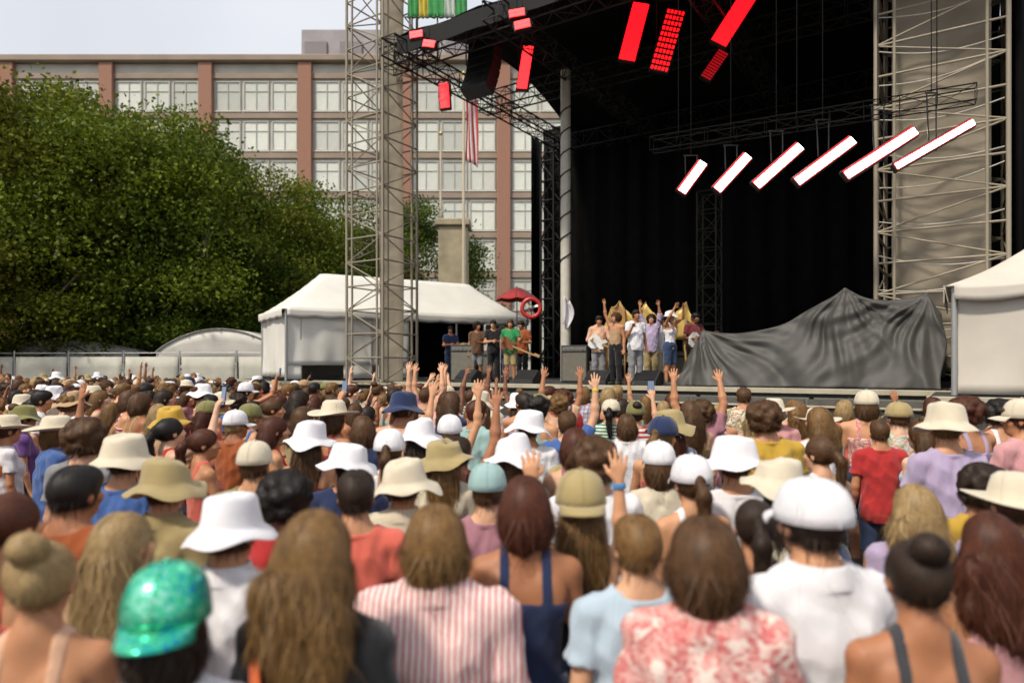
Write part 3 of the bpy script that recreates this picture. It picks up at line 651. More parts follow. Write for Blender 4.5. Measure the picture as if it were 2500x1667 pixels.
for (px, Y, wd, ht, lab, m) in ((215, 33, 7.0, .55, 'low arched grey canopy behind the fence', m_tentp), (40, 36, 6, .8, 'small flat grey canopy at the far left behind the fence', m_tentp), (580, 31.5, 5.5, 1.0, 'low arched canopy beside the white tent', m_tentp)):
    c = P(px, 895, Y); t = thing('event_canopy', (c.x, c.y, 0), lab, 'canopy', 'low canopies behind the fence')
    def fn(u, v): return Vector((c.x + (u - .5) * wd, c.y + (v - .5) * 4, 2.75 + ht * math.sin(math.pi * u) ** .8))
    link('roof', solidify(MB().grid(fn, 16, 3).data('roof', m), .02), t)
    for vv in (.02, .98): link('gable', solidify(MB().grid(lambda u, v: Vector((fn(u, vv).x, fn(u, vv).y, 2.3 + (fn(u, vv).z - 2.33) * v)), 16, 3).data('gable', m), .01), t)
    for sx in (-1, 1):
        for sy in (-1, 1): rod('leg', (c.x + sx * wd * .49, c.y + sy * 1.9, 0), (c.x + sx * wd * .49, c.y + sy * 1.9, 2.8), .04, m_gal, t)
    for u in (.25, .5, .75): rod('rafter', fn(u, 0) - Vector((0, .02, .03)), fn(u, 1) - Vector((0, -.02, .03)), .03, m_gal, t)

# ------------------------------------------------------------------ stage: right end nearer the camera
SL, SR = Vector((-4.0, 21.0, 0)), Vector((8.1, 13.0, 0)); SU = (SR - SL).normalized(); SV = Vector((-SU.y, SU.x, 0)); SW = (SR - SL).length; ANG = math.atan2(SU.y, SU.x)
DECK = 1.65; MS = Matrix.Translation(SL) @ Matrix.Rotation(ANG, 4, 'Z')
def S(s, t, z): return SL + SU * s + SV * t + Vector((0, 0, z))
def to_s(p): d = Vector((p[0], p[1], 0)) - SL; return d.dot(SU), d.dot(SV)
m_blk = mat('black_drape', (.006, .006, .006), .95, var=.3, vscale=3, bump=.2, bscale=30, spec=.1); m_deckm = mat('stage_plywood', (.045, .043, .04), .75, var=.35, vscale=2.5, bump=.2, bscale=30)
m_alu = mat('aluminium_truss', (.50, .47, .41), .42, .75, var=.15, vscale=5); m_trim = mat('deck_edge_trim', (.42, .38, .28), .6, var=.15, vscale=3); m_fas = mat('grey_fascia_cloth', (.06, .058, .05), .9, var=.3, vscale=3, bump=.3, bscale=20)
m_black = mat('black_metal', (.012, .012, .013), .45, .3, var=.2); m_steel = mat('dull_steel', (.20, .19, .17), .5, .6, var=.2)
st = thing('stage_platform', S(0, 0, 0), 'wide raised stage platform with a pale deck edge', 'stage')
dp = MB().box((1.2, 1.2, .09), (2.4, 2.4, .18), bev=.008).data('deck_panel', m_deckm)
for i in range(8):
    for j in range(5): link('deck_panel', dp, st, matrix=MS @ Matrix.Translation((-2.2 + 2.41 * i, 2.41 * j - .3, DECK - .18)))
fp = MB().grid(lambda u, v: Vector((2.38 * u, .03 * math.sin(11 * u) * (1 - v) + .012 * math.sin(31 * u), 1.28 * v)), 20, 5).data('fascia_panel', m_fas); fp = solidify(fp, .012)
for i in range(8): link('fascia_panel', fp, st, matrix=MS @ Matrix.Translation((-2.2 + 2.41 * i, -.36, .16)))
MB().box((SW / 2 - .3, -.34, DECK - .05), (19.4, .07, .11), bev=.01).build('edge_trim', m_trim, st, matrix=MS); MB().box((SW / 2 - .3, -.40, DECK - .36), (19.4, .045, .045), bev=.008).build('lower_rail', m_trim, st, matrix=MS)
for i in range(9): rod('leg', S(-2.2 + 2.41 * i, .1, 0), S(-2.2 + 2.41 * i, .1, DECK - .18), .05, m_steel, st)
def wing(name, lab, pts, z):
    t = thing(name, Vector(pts[0]), lab, 'stage wing'); n = len(pts); V = [Vector((*p[:2], z)) for p in pts] + [Vector((*p[:2], z - .16)) for p in pts]
    MB().add(V, [tuple(range(n)), tuple(range(2 * n - 1, n - 1, -1))] + [((i + 1) % n, i, i + n, (i + 1) % n + n) for i in range(n)]).build('deck', m_deckm, t)
    for i in range(n):
        a, b = Vector((*pts[i][:2], 0)), Vector((*pts[(i + 1) % n][:2], 0)); d = (b - a).normalized(); L = (b - a).length; nrm = Vector((d.y, -d.x, 0)) * .02
        MB().grid(lambda u, v: a + (b - a) * u + nrm * (1 + 1.0 * math.sin(L * u * 9) * (1 - v)) + Vector((0, 0, .02 + (z - .2) * v)), 24, 3).build('skirt', m_fas, t)
        c_ = (a + b) / 2 + nrm * 2.2; MB().box((0, 0, 0), (L, .05, .1), bev=.01).build('edge_trim', m_trim, t, matrix=Matrix.Translation((c_.x, c_.y, z - .05)) @ Matrix.Rotation(math.atan2(d.y, d.x), 4, 'Z'))
TA, TB = Vector((-7.25, 21.9, 0)), Vector((.55, 26.8, 0)); TD = (TB - TA).normalized(); TN = Vector((-TD.y, TD.x, 0))
q0, q1 = TA - TD * .5 - TN * .55, TA + TD * 4.2 - TN * .55
wing('side_platform', 'raised side platform carrying the white tent left of stage', [q0, q1, S(-2.25, 11, 0), TA - TD * .5 + TN * 5.2], DECK - .01)
wing('side_platform', 'raised side platform carrying the white tent at right edge', [S(14.5, -2.75, 0), S(24, -2.75, 0), S(24, -.45, 0), S(14.5, -.45, 0)], DECK - .012)

# ---- roof, drapes and lattice towers
HR = 11.4
rf = thing('stage_roof', S(SW / 2, 5, HR), 'black fabric stage roof on lattice beams', 'stage roof')
def roof_fn(u, v): return S(1.1 + (SW + .2) * u, -.5 + 11.2 * v, HR + .33 + 1.4 * math.sin(math.pi * v) + .05 * math.sin(40 * u))
link('canopy', solidify(MB().grid(roof_fn, 30, 12).data('canopy', m_blk), .03), rf)
def lattice(name, a, b, w, r, m, parent, step=.6, n=5):     # small box truss, too fine to pick apart: one mesh
    a, b = Vector(a), Vector(b); d = (b - a); L = d.length; d /= L; up = Vector((0, 0, 1)) if abs(d.z) < .9 else Vector((0, 1, 0)); x = d.cross(up).normalized(); y = x.cross(d); mb = MB(); N = max(2, round(L / step))
    cs = [x * sx * w / 2 + y * sy * w / 2 for sx, sy in ((-1, -1), (1, -1), (1, 1), (-1, 1))]
    for c in cs: mb.tube([a + c, b + c], r, n)
    for k in range(N + 1):
        p = a + d * L * k / N
        for i in range(4):
            mb.tube([p + cs[i], p + cs[(i + 1) % 4]], r * .5, 4, False)
            if k < N: mb.tube([p + cs[i if k % 2 else (i + 1) % 4], p + d * L / N + cs[(i + 1) % 4 if k % 2 else i]], r * .5, 4, False)
    return tag(mb.build(name, m, parent), kind='stuff')
m_dk = mat('dark_truss', (.03, .029, .027), .6, .3, var=.2)
for t_, z in ((0, HR), (5, HR + .3), (9.8, HR)): lattice('roof_beam', S(.2, t_, z), S(SW + .8, t_, z), .6, .03, m_dk, rf)
for s_ in (1.2, SW * .33, SW * .66, SW + .6): lattice('roof_beam', S(s_, -1.0, HR - .1), S(s_, 9.9, HR - .1), .5, .03, m_dk, rf)
m_skin = mat('roof_edge_skin', (.007, .007, .007), .85, var=.2)
MB().grid(lambda u, v: S(1.1 + (SW + .2) * u, -.52 + .03 * math.sin(60 * u), HR - .2 + .5 * v), 40, 2).build('front_valance', m_skin, rf)
def drape(name, lab, a, b, z0, z1, amp=.10, fr=2.2, m=m_blk):
    a, b = Vector(a), Vector(b); d = b - a; L = d.length; nrm = Vector((-d.y, d.x, 0)).normalized(); n = int(L * 8)
    me = MB().grid(lambda u, v: a + d * u + nrm * amp * (math.sin(u * L * fr * 3.1) + .4 * math.sin(u * L * fr * 7.3 + 2)) + Vector((0, 0, z0 + (z1 - z0) * v)), n, 2).data(name, m)
    o = link(name, solidify(me, .01)); return tag(o, lab, 'drape')
drape('stage_drape', 'black drape closing the back of the stage', S(-.2, 10.0, 0), S(SW + 1.5, 10.0, 0), DECK, HR + .9)
drape('stage_drape', 'black drape along the right side of the stage behind the beige tower', S(SW + 1.4, 9.8, 0), S(SW + 1.4, 1.6, 0), DECK, HR + .9)
drape('stage_drape', 'narrow black drape hanging at the back left corner of stage', S(-.2, 9.7, 0), S(.0, 8.6, 0), DECK, HR + .3, .05)

def tower(base, w, z0, z1, name, lab, m, step, ang, rch, inner=True, diag_alt=True):
    t = thing(name, Vector((base.x, base.y, z0)), lab, 'tower'); M = Matrix.Translation((base.x, base.y, 0)) @ Matrix.Rotation(ang, 4, 'Z'); h = w / 2; cs = [(-h, -h), (h, -h), (h, h), (-h, h)]
    Q = lambda c, z: M @ Vector((c[0], c[1], z)); q = .15 * w
    for c in cs:
        rod('chord', Q(c, z0), Q(c, z1), rch, m, t, 10)
        if inner:
            for e in ((-math.copysign(q, c[0]), 0), (0, -math.copysign(q, c[1]))): rod('chord', Q((c[0] + e[0], c[1] + e[1]), z0), Q((c[0] + e[0], c[1] + e[1]), z1), rch * .7, m, t, 8)
    N = round((z1 - z0) / step)
    for k in range(N + 1):
        z = z0 + (z1 - z0) * k / N
        for i in range(4):
            a, b = cs[i], cs[(i + 1) % 4]; rod('rung', Q(a, z), Q(b, z), rch * .55, m, t, 6)
            if k < N: rod('diagonal', Q(a if (k + i) % 2 else b, z), Q(b if (k + i) % 2 else a, z + (z1 - z0) / N), rch * .45, m, t, 6)
    return t, M
m_twl = mat('weathered_truss', (.29, .25, .185), .6, .2, var=.2, vscale=4); m_mesh = mat('beige_scrim_cloth', (.25, .215, .16), .9, var=.22, vscale=1.2, bump=.3, bscale=60)
tl, ML = tower(P(933, 895, 21), 1.5, DECK, 14.6, 'lattice_tower', 'slim lattice roof tower standing in front of the white tent', m_twl, .74, ANG, .042)
b = MB().grid(lambda u, v: Vector((1.0 * (u - .5) - .05, .45 + .03 * math.sin(9 * v + 5 * u), .3 + 14 * v)), 4, 40).data('back_scrim', m_mesh); link('back_scrim', solidify(b, .008), tl, matrix=ML)
TRc = P(2297, 895, 14.8); trr, MR = tower(TRc, 2.28, DECK, 14.8, 'lattice_tower', 'broad lattice tower with beige scrim right of the stage', m_twl, .66, ANG, .045)
sc_ = MB().grid(lambda u, v: Vector((-.88 + 1.76 * u, -.62 + .05 * math.sin(7 * v * 3 + 4 * u) + .03 * math.sin(17 * v + 9 * u), 2.0 + 12.4 * v)), 24, 70).data('scrim', m_mesh); link('scrim', solidify(sc_, .008), trr, matrix=MR)
sc_ = MB().grid(lambda u, v: Vector((-.78 + .04 * math.sin(19 * v + 6 * u), -.55 + 1.4 * u, 2.0 + 12.4 * v)), 20, 60).data('scrim', m_mesh); link('scrim', solidify(sc_, .008), trr, matrix=MR)
for k in range(14):                                        # sagging cables and straps tied across the tower
    z = 3.0 + k * .72; a, b = MR @ Vector((-1.08, -1.12, z)), MR @ Vector((1.08, -1.12, z + .25 * math.sin(k * 2.1)))
    MB().tube([a + (b - a) * u + Vector((0, 0, -.16 * math.sin(math.pi * u))) for u in [i / 10 for i in range(11)]], .013, 6).build('tie_cable', mat('pale_cable', (.45, .42, .36), .6), trr)
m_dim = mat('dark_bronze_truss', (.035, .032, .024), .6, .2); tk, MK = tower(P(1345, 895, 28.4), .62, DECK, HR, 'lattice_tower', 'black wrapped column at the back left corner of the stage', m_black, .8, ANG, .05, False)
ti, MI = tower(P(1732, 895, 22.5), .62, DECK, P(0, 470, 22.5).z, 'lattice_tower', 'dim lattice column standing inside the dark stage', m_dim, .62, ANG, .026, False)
c = P(1381, 895, 21.5); po = thing('wrapped_pole', (c.x, c.y, DECK), 'pale upright pole wrapped with dark cable at the stage left', 'pole')
MB().tube([(c.x, c.y, DECK), (c.x, c.y, HR)], .16, 16).build('pole', mat('pale_pole', (.55, .52, .45), .5, var=.1), po)
ca = [(c.x + .175 * math.cos(a), c.y + .175 * math.sin(a), DECK + 3.4 + .105 * a) for a in [i * .35 for i in range(150)]]
MB().tube(ca, .022, 6).build('cable_wrap', m_black, po); cl = MB()
link('tied_cloth', solidify(MB().grid(lambda u, v: Vector((c.x - .1 + .34 * u * (.5 + .5 * math.sin(3 * v)) , c.y - .22 - .06 * math.sin(8 * u), P(0, 795, 21.5).z + .8 * v + .1 * math.sin(6 * u))), 10, 10).data('tied_cloth', mat('white_rag', (.62, .60, .64), .8)), .01), po)
# ---- hung loudspeakers and stage lights
def line_array(px, py, Y, n, lab, sc=1.0):
    c = P(px, py, Y); t = thing('line_array', c, lab, 'loudspeakers'); p = Vector(c); a = R(0)
    lattice('bumper', c + SU * -.5 + Vector((0, 0, .25)), c + SU * .5 + Vector((0, 0, .25)), .2, .02, m_black, t, .3)
    for sx in (-.4, .4): rod('chain', c + SU * sx + Vector((0, 0, .3)), c + SU * sx + Vector((0, 0, HR - c.z)), .012, m_steel, t, 6)
    for k in range(n):
        a = R(-2 - 5.5 * k); M = Matrix.Translation(p) @ Matrix.Rotation(ANG, 4, 'Z') @ Matrix.Rotation(a, 4, 'X')
        bb = MB(); bb.box((0, 0, -.17 * sc), (1.15 * sc, .55 * sc, .33 * sc), bev=.02); cab = bb.build('cabinet', mat('speaker_black', (.02, .022, .023), .6, var=.2), t, matrix=M)
        MB().box((0, -.285 * sc, -.17 * sc), (1.06 * sc, .02, .27 * sc), bev=.006).build('grille', mat('speaker_grille', (.035, .037, .038), .4, .5), cab, matrix=M)
        p = p + (M.to_3x3() @ Vector((0, 0, -.345 * sc)))
line_array(1185, 105, 20.8, 6, 'hung column of black loudspeakers beneath the left roof corner', .85)
m_ledw = mat('led_white', (1, 1, 1), .4, emit=(1.0, .97, .9), estr=14, var=0); m_ledr = mat('led_red', (.8, .02, .02), .4, emit=(1.0, .004, .008), estr=2.6, var=0); m_ledp = mat('led_red_pale', (.8, .05, .05), .4, emit=(1.0, .02, .025), estr=2.8, var=0)
def batten(px, py, Y, wd, ht, roll, lab, face, rim=None, grp='stage lights hung above the stage', hang=True, name='led_batten', dots=False):
    c = P(px, py, Y); t = thing(name, c, lab, 'stage light', grp); M = Matrix.Translation(c) @ Matrix.Rotation(R(-8), 4, 'Z') @ Matrix.Rotation(R(-6), 4, 'X') @ Matrix.Rotation(R(roll), 4, 'Y')
    hs = MB().box((0, .09, 0), (wd + .05, .14, ht + .05), bev=.015).build('housing', m_black, t, matrix=M)
    if rim: MB().box((0, .012, 0), (wd, .024, ht), bev=.004).build('rim_light', rim, hs, matrix=M)
    if dots:
        nr, nc = 11, 5; cell = MB().box((0, 0, 0), (wd / nc * .62, .02, ht / nr * .55), bev=.002).data('lamp_cell', face)
        for i in range(nc):
            for j in range(nr): link('lamp_cell', cell, hs, matrix=M @ Matrix.Translation(((i + .5) / nc * wd - wd / 2, .008, (j + .5) / nr * ht - ht / 2)))
    else:
        n = max(2, round(ht / .28)); cell = MB().box((0, 0, 0), (wd * (.74 if rim else .94), .02, ht / n * .96), bev=.003).data('lens_panel', face)
        for j in range(n): link('lens_panel', cell, hs, matrix=M @ Matrix.Translation((wd * (.06 if rim else 0), -.012, (j + .5) / n * ht - ht / 2)))
    for sx in (-1, 1): rod('yoke', M @ Vector((sx * (wd / 2 + .05), .09, 0)), c + Vector((sx * (wd / 2 + .02), .1, ht * .62)), .014, m_black, t, 6)
    rod('clamp_bar', c + Vector((-wd / 2 - .05, .1, ht * .62)), c + Vector((wd / 2 + .05, .1, ht * .62)), .016, m_black, t, 6)
    if hang: rod('drop_rod', c + Vector((0, .1, ht * .62)), Vector((c.x, c.y + .1, max(HR, c.z + .5))), .009, mat('matt_black_rod', (.006, .006, .006), .9, spec=.15), t, 6)
wl = [(1690, 432, 36, .8, .22), (1788, 421, 42, .98, .22), (1900, 404, 48, 1.2, .22), (2014, 392, 53, 1.38, .21), (2150, 373, 57, 1.55, .2), (2282, 352, 60, 1.6, .14)]  # lengths and slants put the lamps' light streaks into the shape of bars
for i, (px, py, roll, ln, wd) in enumerate(wl):
    Yl = 4.15 * F / (HOR - py); batten(px, py, Yl, wd, ln, roll, ['leftmost', 'second from left', 'third from left', 'third from right', 'second from right', 'rightmost'][i] + ' of the slanted white stage lights with a red edge', m_ledw, m_ledr)
batten(1548, 78, 18.5, .46, 1.65, 14, 'bright red slanted panel light, leftmost of the three high over stage', m_ledr)  # the high red panels are likewise drawn out along their light streaks
batten(1630, 98, 18.0, .48, 1.75, 16, 'red dotted lamp panel, middle of the three high over stage', m_ledr, dots=True)
batten(1795, 42, 17.4, .44, 1.6, 32, 'bright red slanted panel light, rightmost of the three high over stage', m_ledr)
batten(1745, 158, 18.6, .3, .9, 34, 'dim red dotted lamp panel below the high right red light', mat('led_red_dim', (.2, .01, .01), .4, emit=(1, .01, .02), estr=.5, var=0), dots=True)
batten(1282, 165, 20.5, .33, 1.35, 8, 'tall red light panel hanging at the left edge of the black stage', m_ledp)
batten(1275, 60, 17.3, .42, .22, -10, 'lower of two small red lights under the roof edge', m_ledp); batten(1262, 32, 17.3, .42, .2, -6, 'upper of two small red lights under the roof edge', m_ledp)
batten(1085, 234, 21.6, .32, .82, -5, 'red light panel hanging in front of the pale building', m_ledp)
batten(1016, 84, 19.1, .38, .2, -6, 'small red light at the top of the lattice tower, left one', m_ledp); batten(1047, 107, 18.9, .36, .2, 12, 'small red light beside the lattice tower, right one', m_ledp)
# upstage lighting beam that carries the white lights
m_void = mat('matt_black_paint', (.006, .006, .006), .9, spec=.15); bm2 = thing('lighting_beam', S(8, 4, 8.3), 'dark lattice lighting beam hung along the stage front', 'truss'); a0, a1 = P(1600, 440, 4.15 * F / 455), P(2420, 330, 4.15 * F / 565); lattice('lattice', a0 + Vector((0, .4, .9)), a1 + Vector((0, .4, .9)), .3, .014, m_void, bm2)
for u in (.1, .5, .9): q = a0 + (a1 - a0) * u; rod('chain', q + Vector((0, .4, 1.05)), Vector((q.x, q.y + .4, HR)), .01, m_void, bm2, 6)
# green and yellow banner at the roof's left corner
bn = thing('roof_banner', P(1052, 20, 20.6), 'green and yellow cloth banner on top of the left roof corner', 'banner'); m_gn = fabric('banner_green', (.06, .30, .09)); m_yl = fabric('banner_yellow', (.55, .45, .06)); m_pg = fabric('banner_pale', (.45, .52, .45))
for i, (x0, x1, m) in enumerate(((995, 1022, m_gn), (1022, 1045, m_yl), (1045, 1085, m_gn), (1085, 1112, m_pg), (1112, 1140, m_gn))):
    a, b = P(x0, 45, 20.6), P(x1, 45, 20.6); link('cloth_strip', solidify(MB().grid(lambda u, v: a + (b - a) * u + Vector((0, .05 * math.sin(14 * (u + i) + 3 * v), 1.35 * v)), 8, 8).data('cloth_strip', m), .01), bn)
rod('crossbar', P(990, 42, 20.63), P(1145, 42, 20.63), .025, m_steel, bn); rod('crossbar', P(990, 45, 20.63) + Vector((0, 0, 1.36)), P(1145, 45, 20.63) + Vector((0, 0, 1.36)), .025, m_steel, bn)
for px in (1000, 1068, 1138): rod('upright', Vector((P(px, 45, 20.66).x, 20.66, HR - .2)), P(px, 45, 20.66) + Vector((0, 0, 1.36)), .025, m_steel, bn)

# ---- tents
def tent(A, D, N, L, W, z0, eave, ridge, walls, lab, mw, openx=None):
    t = thing('frame_tent', A + Vector((0, 0, z0)), lab, 'tent'); pt = lambda a, b, z: A + D * a + N * b + Vector((0, 0, z0 + z))
    def roof(u, v):
        a, b = L * u, W * v; e = min(a, b, L - a, W - b) / (W / 2); sag = -.10 * math.sin(math.pi * min(1, e)) * (1 - .4 * e)
        return pt(a - .12 + .24 * u, b - .12 + .24 * v, eave + (ridge - eave) * min(1, e) + sag)
    link('roof', solidify(MB().grid(roof, 44, 20).data('roof', mw), .012), t)
    for (a0, b0, a1, b1) in ((0, 0, L, 0), (L, 0, L, W), (L, W, 0, W), (0, W, 0, 0)):
        LL = max(abs(a1 - a0), abs(b1 - b0)); n = int(LL * 8)
        def val(u, v):
            ox, oy = (0, -.14) if b0 == b1 == 0 else (0, .14) if b0 == b1 else (.14, 0) if a0 == L else (-.14, 0)
            return pt(a0 + (a1 - a0) * u + ox, b0 + (b1 - b0) * u + oy + .012 * math.sin(25 * u), eave + .03 - (.24 + .05 * abs(math.sin(LL * 2.2 * u * math.pi / 2))) * v)
        link('valance', solidify(MB().grid(val, n, 3).data('valance', mw), .01), t)
    k = max(2, round(L / 3))
    for i in range(k + 1):
        for b in (0, W): rod('pole', pt(L * i / k, b, 0), pt(L * i / k, b, eave), .045, m_gal, t)
    for b in (0, W): rod('eave_bar', pt(0, b, eave - .03), pt(L, b, eave - .03), .035, m_gal, t)
    for (a0, b0, a1, b1, zb, cur) in walls:
        LL = math.hypot(a1 - a0, b1 - b0)
        def wl_(u, v): return pt(a0 + (a1 - a0) * u, b0 + (b1 - b0) * u, zb + (eave - .1 - zb) * v) + (N if b0 == b1 else D) * (.05 * math.sin(u * LL * 2.3 + 1) * math.sin(math.pi * v) + .02 * math.sin(u * LL * 9) * (1 - v)) 
        link('side_wall', solidify(MB().grid(wl_, int(LL * 10) + 4, 10).data('side_wall', mw), .01), t)
    return pt
TL = (TB - TA).length
tp = tent(TA, TD, TN, TL, 3.4, DECK, 2.3, 3.75, [(0, 0, 4.25, 0, .5, 0), (0, 0, .5, 0, .05, 0), (1.9, 0, 2.9, 0, .05, 0), (3.5, 0, 4.25, 0, .05, 0), (0, 0, 0, 3.4, .1, 0), (0, 3.4, 4.4, 3.4, .0, 0)], 'white frame tent with an open right half left of the stage', m_tentw)
drape('tent_shade_sheet', 'added black sheet making the shade inside the open half of the tent', TA + TD * 4.45 + TN * 3.35, TA + TD * (TL - .05) + TN * 3.35, DECK + .01, DECK + 2.25, .05)  # added black sheet, stands in for the shade inside the open half
tent(S(14.8, -2.4, 0), SU, SV, 7.0, 3.0, DECK, 1.72, 2.75, [(0, 0, 7, 0, .02, 0), (0, 0, 0, 3, .02, 0)], 'white frame tent with closed walls at the right edge', mat('beige_tent_vinyl', (.56, .51, .44), .55, var=.1, vscale=1.5, bump=.15, bscale=9))

# red ringed round fan at the tent corner
c = P(1297, 752, 22.5); t = thing('round_fan', c, 'red ringed round fan under the right corner of the white tent', 'fan')
MB().lathe([(.30 + .07 * math.cos(a), .07 * math.sin(a)) for a in [k * math.pi / 6 for k in range(13)]], 28, M=Matrix.Rotation(R(90), 3, 'X'), c=c).build('ring', mat('red_enamel', (.5, .03, .03), .35), t)
MB().lathe([(0, .05), (.09, .04), (.1, 0), (.09, -.04), (0, -.05)], 16, M=Matrix.Rotation(R(90), 3, 'X'), c=c).build('hub', m_steel, t)
for k in range(4):
    a = k * math.pi / 2 + .4; link('blade', solidify(MB().grid(lambda u, v: c + Vector(((.08 + .2 * u) * math.cos(a + .5 * (v - .5)), .06 * (v - .5), (.08 + .2 * u) * math.sin(a + .5 * (v - .5)))), 4, 4).data('blade', m_gal), .006), t)
rod('stand', c + Vector((0, .06, -.36)), Vector((c.x, c.y + .06, DECK)), .025, m_black, t)

c = P(1262, 728, 24.0); t = thing('parasol', (c.x, c.y, DECK), 'red parasol behind the right corner of the white tent', 'parasol'); m_par = fabric('parasol_red', (.48, .05, .05))
for k in range(8):
    a0 = k * math.pi / 4
    link('canopy_panel', solidify(MB().grid(lambda u, v: c + Vector((.75 * u * math.cos(a0 + v * math.pi / 4), .75 * u * math.sin(a0 + v * math.pi / 4), .38 - .42 * u ** 1.6 - .05 * u * math.sin(math.pi * v))), 6, 4).data('canopy_panel', m_par), .008), t)
rod('pole', (c.x, c.y, DECK), c + Vector((0, 0, .42)), .02, m_steel, t)

# ---- grey tarpaulin over gear on the right half of the stage
PK = [(9.75, 1.33), (12.75, 2.15), (14.3, 1.95)]
def ridge_h(s_):
    if s_ < PK[0][0]: return max(.05, PK[0][1] - 1.35 * ((PK[0][0] - s_) / .85) ** .8)
    for (a, ha), (b, hb) in zip(PK, PK[1:]):
        if s_ <= b: f = (s_ - a) / (b - a); return ha + (hb - ha) * f - (b - a) * .14 * math.sin(math.pi * f) ** .8
    return PK[-1][1] - (s_ - PK[-1][0]) * 1.5
def tarp(u, v):
    s_ = 8.9 + 5.7 * u; h = ridge_h(s_)
    if v < .78:
        f = v / .78; z = h * f; t_ = .18 + .62 * f
        for n, (ps, ph) in enumerate(PK):
            dx, dz = s_ - ps, z - ph; d = math.hypot(dx, dz); th = math.atan2(dx, -dz + 1e-6); t_ -= .10 * math.sin(th * 11 + n * 2 + .8 * math.sin(3 * d)) ** 3 * min(1, d / .7) * math.exp(-d / 2.2) + .03 * math.sin(th * 29 + n) * min(1, d / .5) * math.exp(-d / 1.5)
        t_ += .05 * math.sin(s_ * 6 + 4 * f) * (1 - f)
    else:
        f = (v - .78) / .22; z = h * (1 - .85 * f ** 1.5); t_ = .8 + (1.9 if s_ < 12.8 else max(-.1, 1.9 - 4 * (s_ - 12.8))) * f
    return S(s_ + .05 * math.sin(9 * v + s_ * 5), t_, DECK + .01 + z)
m_tarp = mat('grey_tarpaulin', (.052, .05, .046), .6, var=.25, vscale=2.2, bump=.5, bscale=7)
o = link('tarpaulin', solidify(MB().grid(tarp, 190, 56).data('tarpaulin', m_tarp), .012)); tag(o, 'grey tarpaulin draped over gear on the right half of stage', 'tarpaulin')

# ---- gold pointed set pieces behind the band
m_gold = mat('gold_cloth', (.62, .42, .12), .5, .25, var=.25, vscale=3, bump=.4, bscale=14); m_gold2 = mat('bronze_cloth', (.42, .24, .09), .55, .2, var=.25, vscale=3, bump=.4, bscale=14)
GY = 18.2; gx = lambda px: P(px, 895, GY).x; gz = lambda py: P(0, py, GY).z
GP = [(1478, 800), (1492, 752), (1513, 734), (1545, 772), (1577, 738), (1600, 770), (1630, 778), (1655, 758), (1676, 736), (1690, 775), (1700, 800)]
def gtop(px):
    for (a, ya), (b, yb) in zip(GP, GP[1:]):
        if a <= px <= b: f = (px - a) / (b - a); return gz(ya + (yb - ya) * f ** (1.6 if yb < ya else .7))
    return gz(800)
t = thing('peaked_canopy', (gx(1590), GY, DECK), 'gold cloth canopy with jagged peaks behind the band', 'canopy'); ez = gz(806); dep = 1.3
def cf(u, v): px = 1478 + 222 * u; k = 1 - v ** 1.4; return Vector((gx(px), GY + dep * v + .05 * math.sin(px * .12), ez + (gtop(px) - ez) * k + .03 * math.sin(px * .3 + 4 * v)))
link('roof', solidify(MB().grid(cf, 74, 8).data('roof', m_gold), .01), t)
def face(x0, x1, m, nm): link(nm, solidify(MB().grid(lambda u, v: Vector((gx(x0 + (x1 - x0) * u), GY - .03 + .05 * math.sin(9 * u + 3 * v), ez - .25 + (gtop(x0 + (x1 - x0) * u) - ez + .24) * v)), 26, 6).data(nm, m), .01), t)
face(1478, 1526, m_gold2, 'front_cloth'); face(1526.3, 1600, m_gold, 'front_cloth'); face(1600.3, 1648, m_gold2, 'front_cloth'); face(1648.3, 1700, m_gold, 'front_cloth')
for px in (1480, 1526, 1600, 1648, 1698):
    rod('post', (gx(px), GY + .03, DECK), (gx(px), GY + .03, ez), .025, m_gold2, t); rod('post', (gx(px), GY + dep - .05, DECK), (gx(px), GY + dep - .05, ez), .025, m_gold2, t)
for px in (1482, 1690): link('curtain', solidify(MB().grid(lambda u, v: Vector((gx(px + 22 * u * (1 if px < 1600 else -1) * (.5 + .5 * v)), GY + .06 + .04 * math.sin(20 * u), DECK + .05 + (ez - DECK) * v)), 10, 6).data('curtain', m_gold), .008), t)
# ---- backline
m_tolex = mat('amp_tolex', (.03, .03, .028), .7, bump=.4, bscale=90); m_grl = mat('amp_grille', (.16, .15, .12), .8, bump=.5, bscale=140); m_chrome = mat('chrome', (.6, .6, .58), .15, 1.0, var=0); m_cym = mat('cymbal_bronze', (.5, .36, .14), .3, .9); m_wht = mat('white_lacquer', (.75, .74, .70), .3)
def amp(px, Y, w_, h_, lab):
    c = P(px, 895, Y); t = thing('amplifier', (c.x, c.y, DECK), lab, 'amplifier', 'amplifiers on stage'); M = Matrix.Translation((c.x, c.y, DECK)) @ Matrix.Rotation(ANG * .5, 4, 'Z')
    MB().box((0, 0, h_ / 2), (w_, .36, h_), bev=.02).build('cabinet', m_tolex, t, matrix=M); MB().box((0, -.186, h_ * .42), (w_ * .9, .02, h_ * .74), bev=.005).build('grille', m_grl, t, matrix=M); MB().box((0, -.187, h_ * .9), (w_ * .9, .02, h_ * .11), bev=.004).build('control_panel', m_steel, t, matrix=M)
    for k in range(5): MB().lathe([(0, .03), (.014, .03), (.016, 0)], 10, M=Matrix.Rotation(R(90), 3, 'X'), c=((k - 2) * w_ * .16, -.197, h_ * .9)).build('knob', m_chrome, t, matrix=M)
amp(1405, 19.2, .75, 1.05, 'tall amplifier with woven grille beside the pale pole'); amp(1445, 21, .7, .62, 'small amplifier left of the gold canopies'); amp(1665, 19.2, .8, .9, 'amplifier behind the performers at right'); amp(1135, 20.5, .8, 1.1, 'tall amplifier cabinet at the left of the stage'); amp(1190, 21.3, .75, .95, 'amplifier cabinet behind the left musicians')
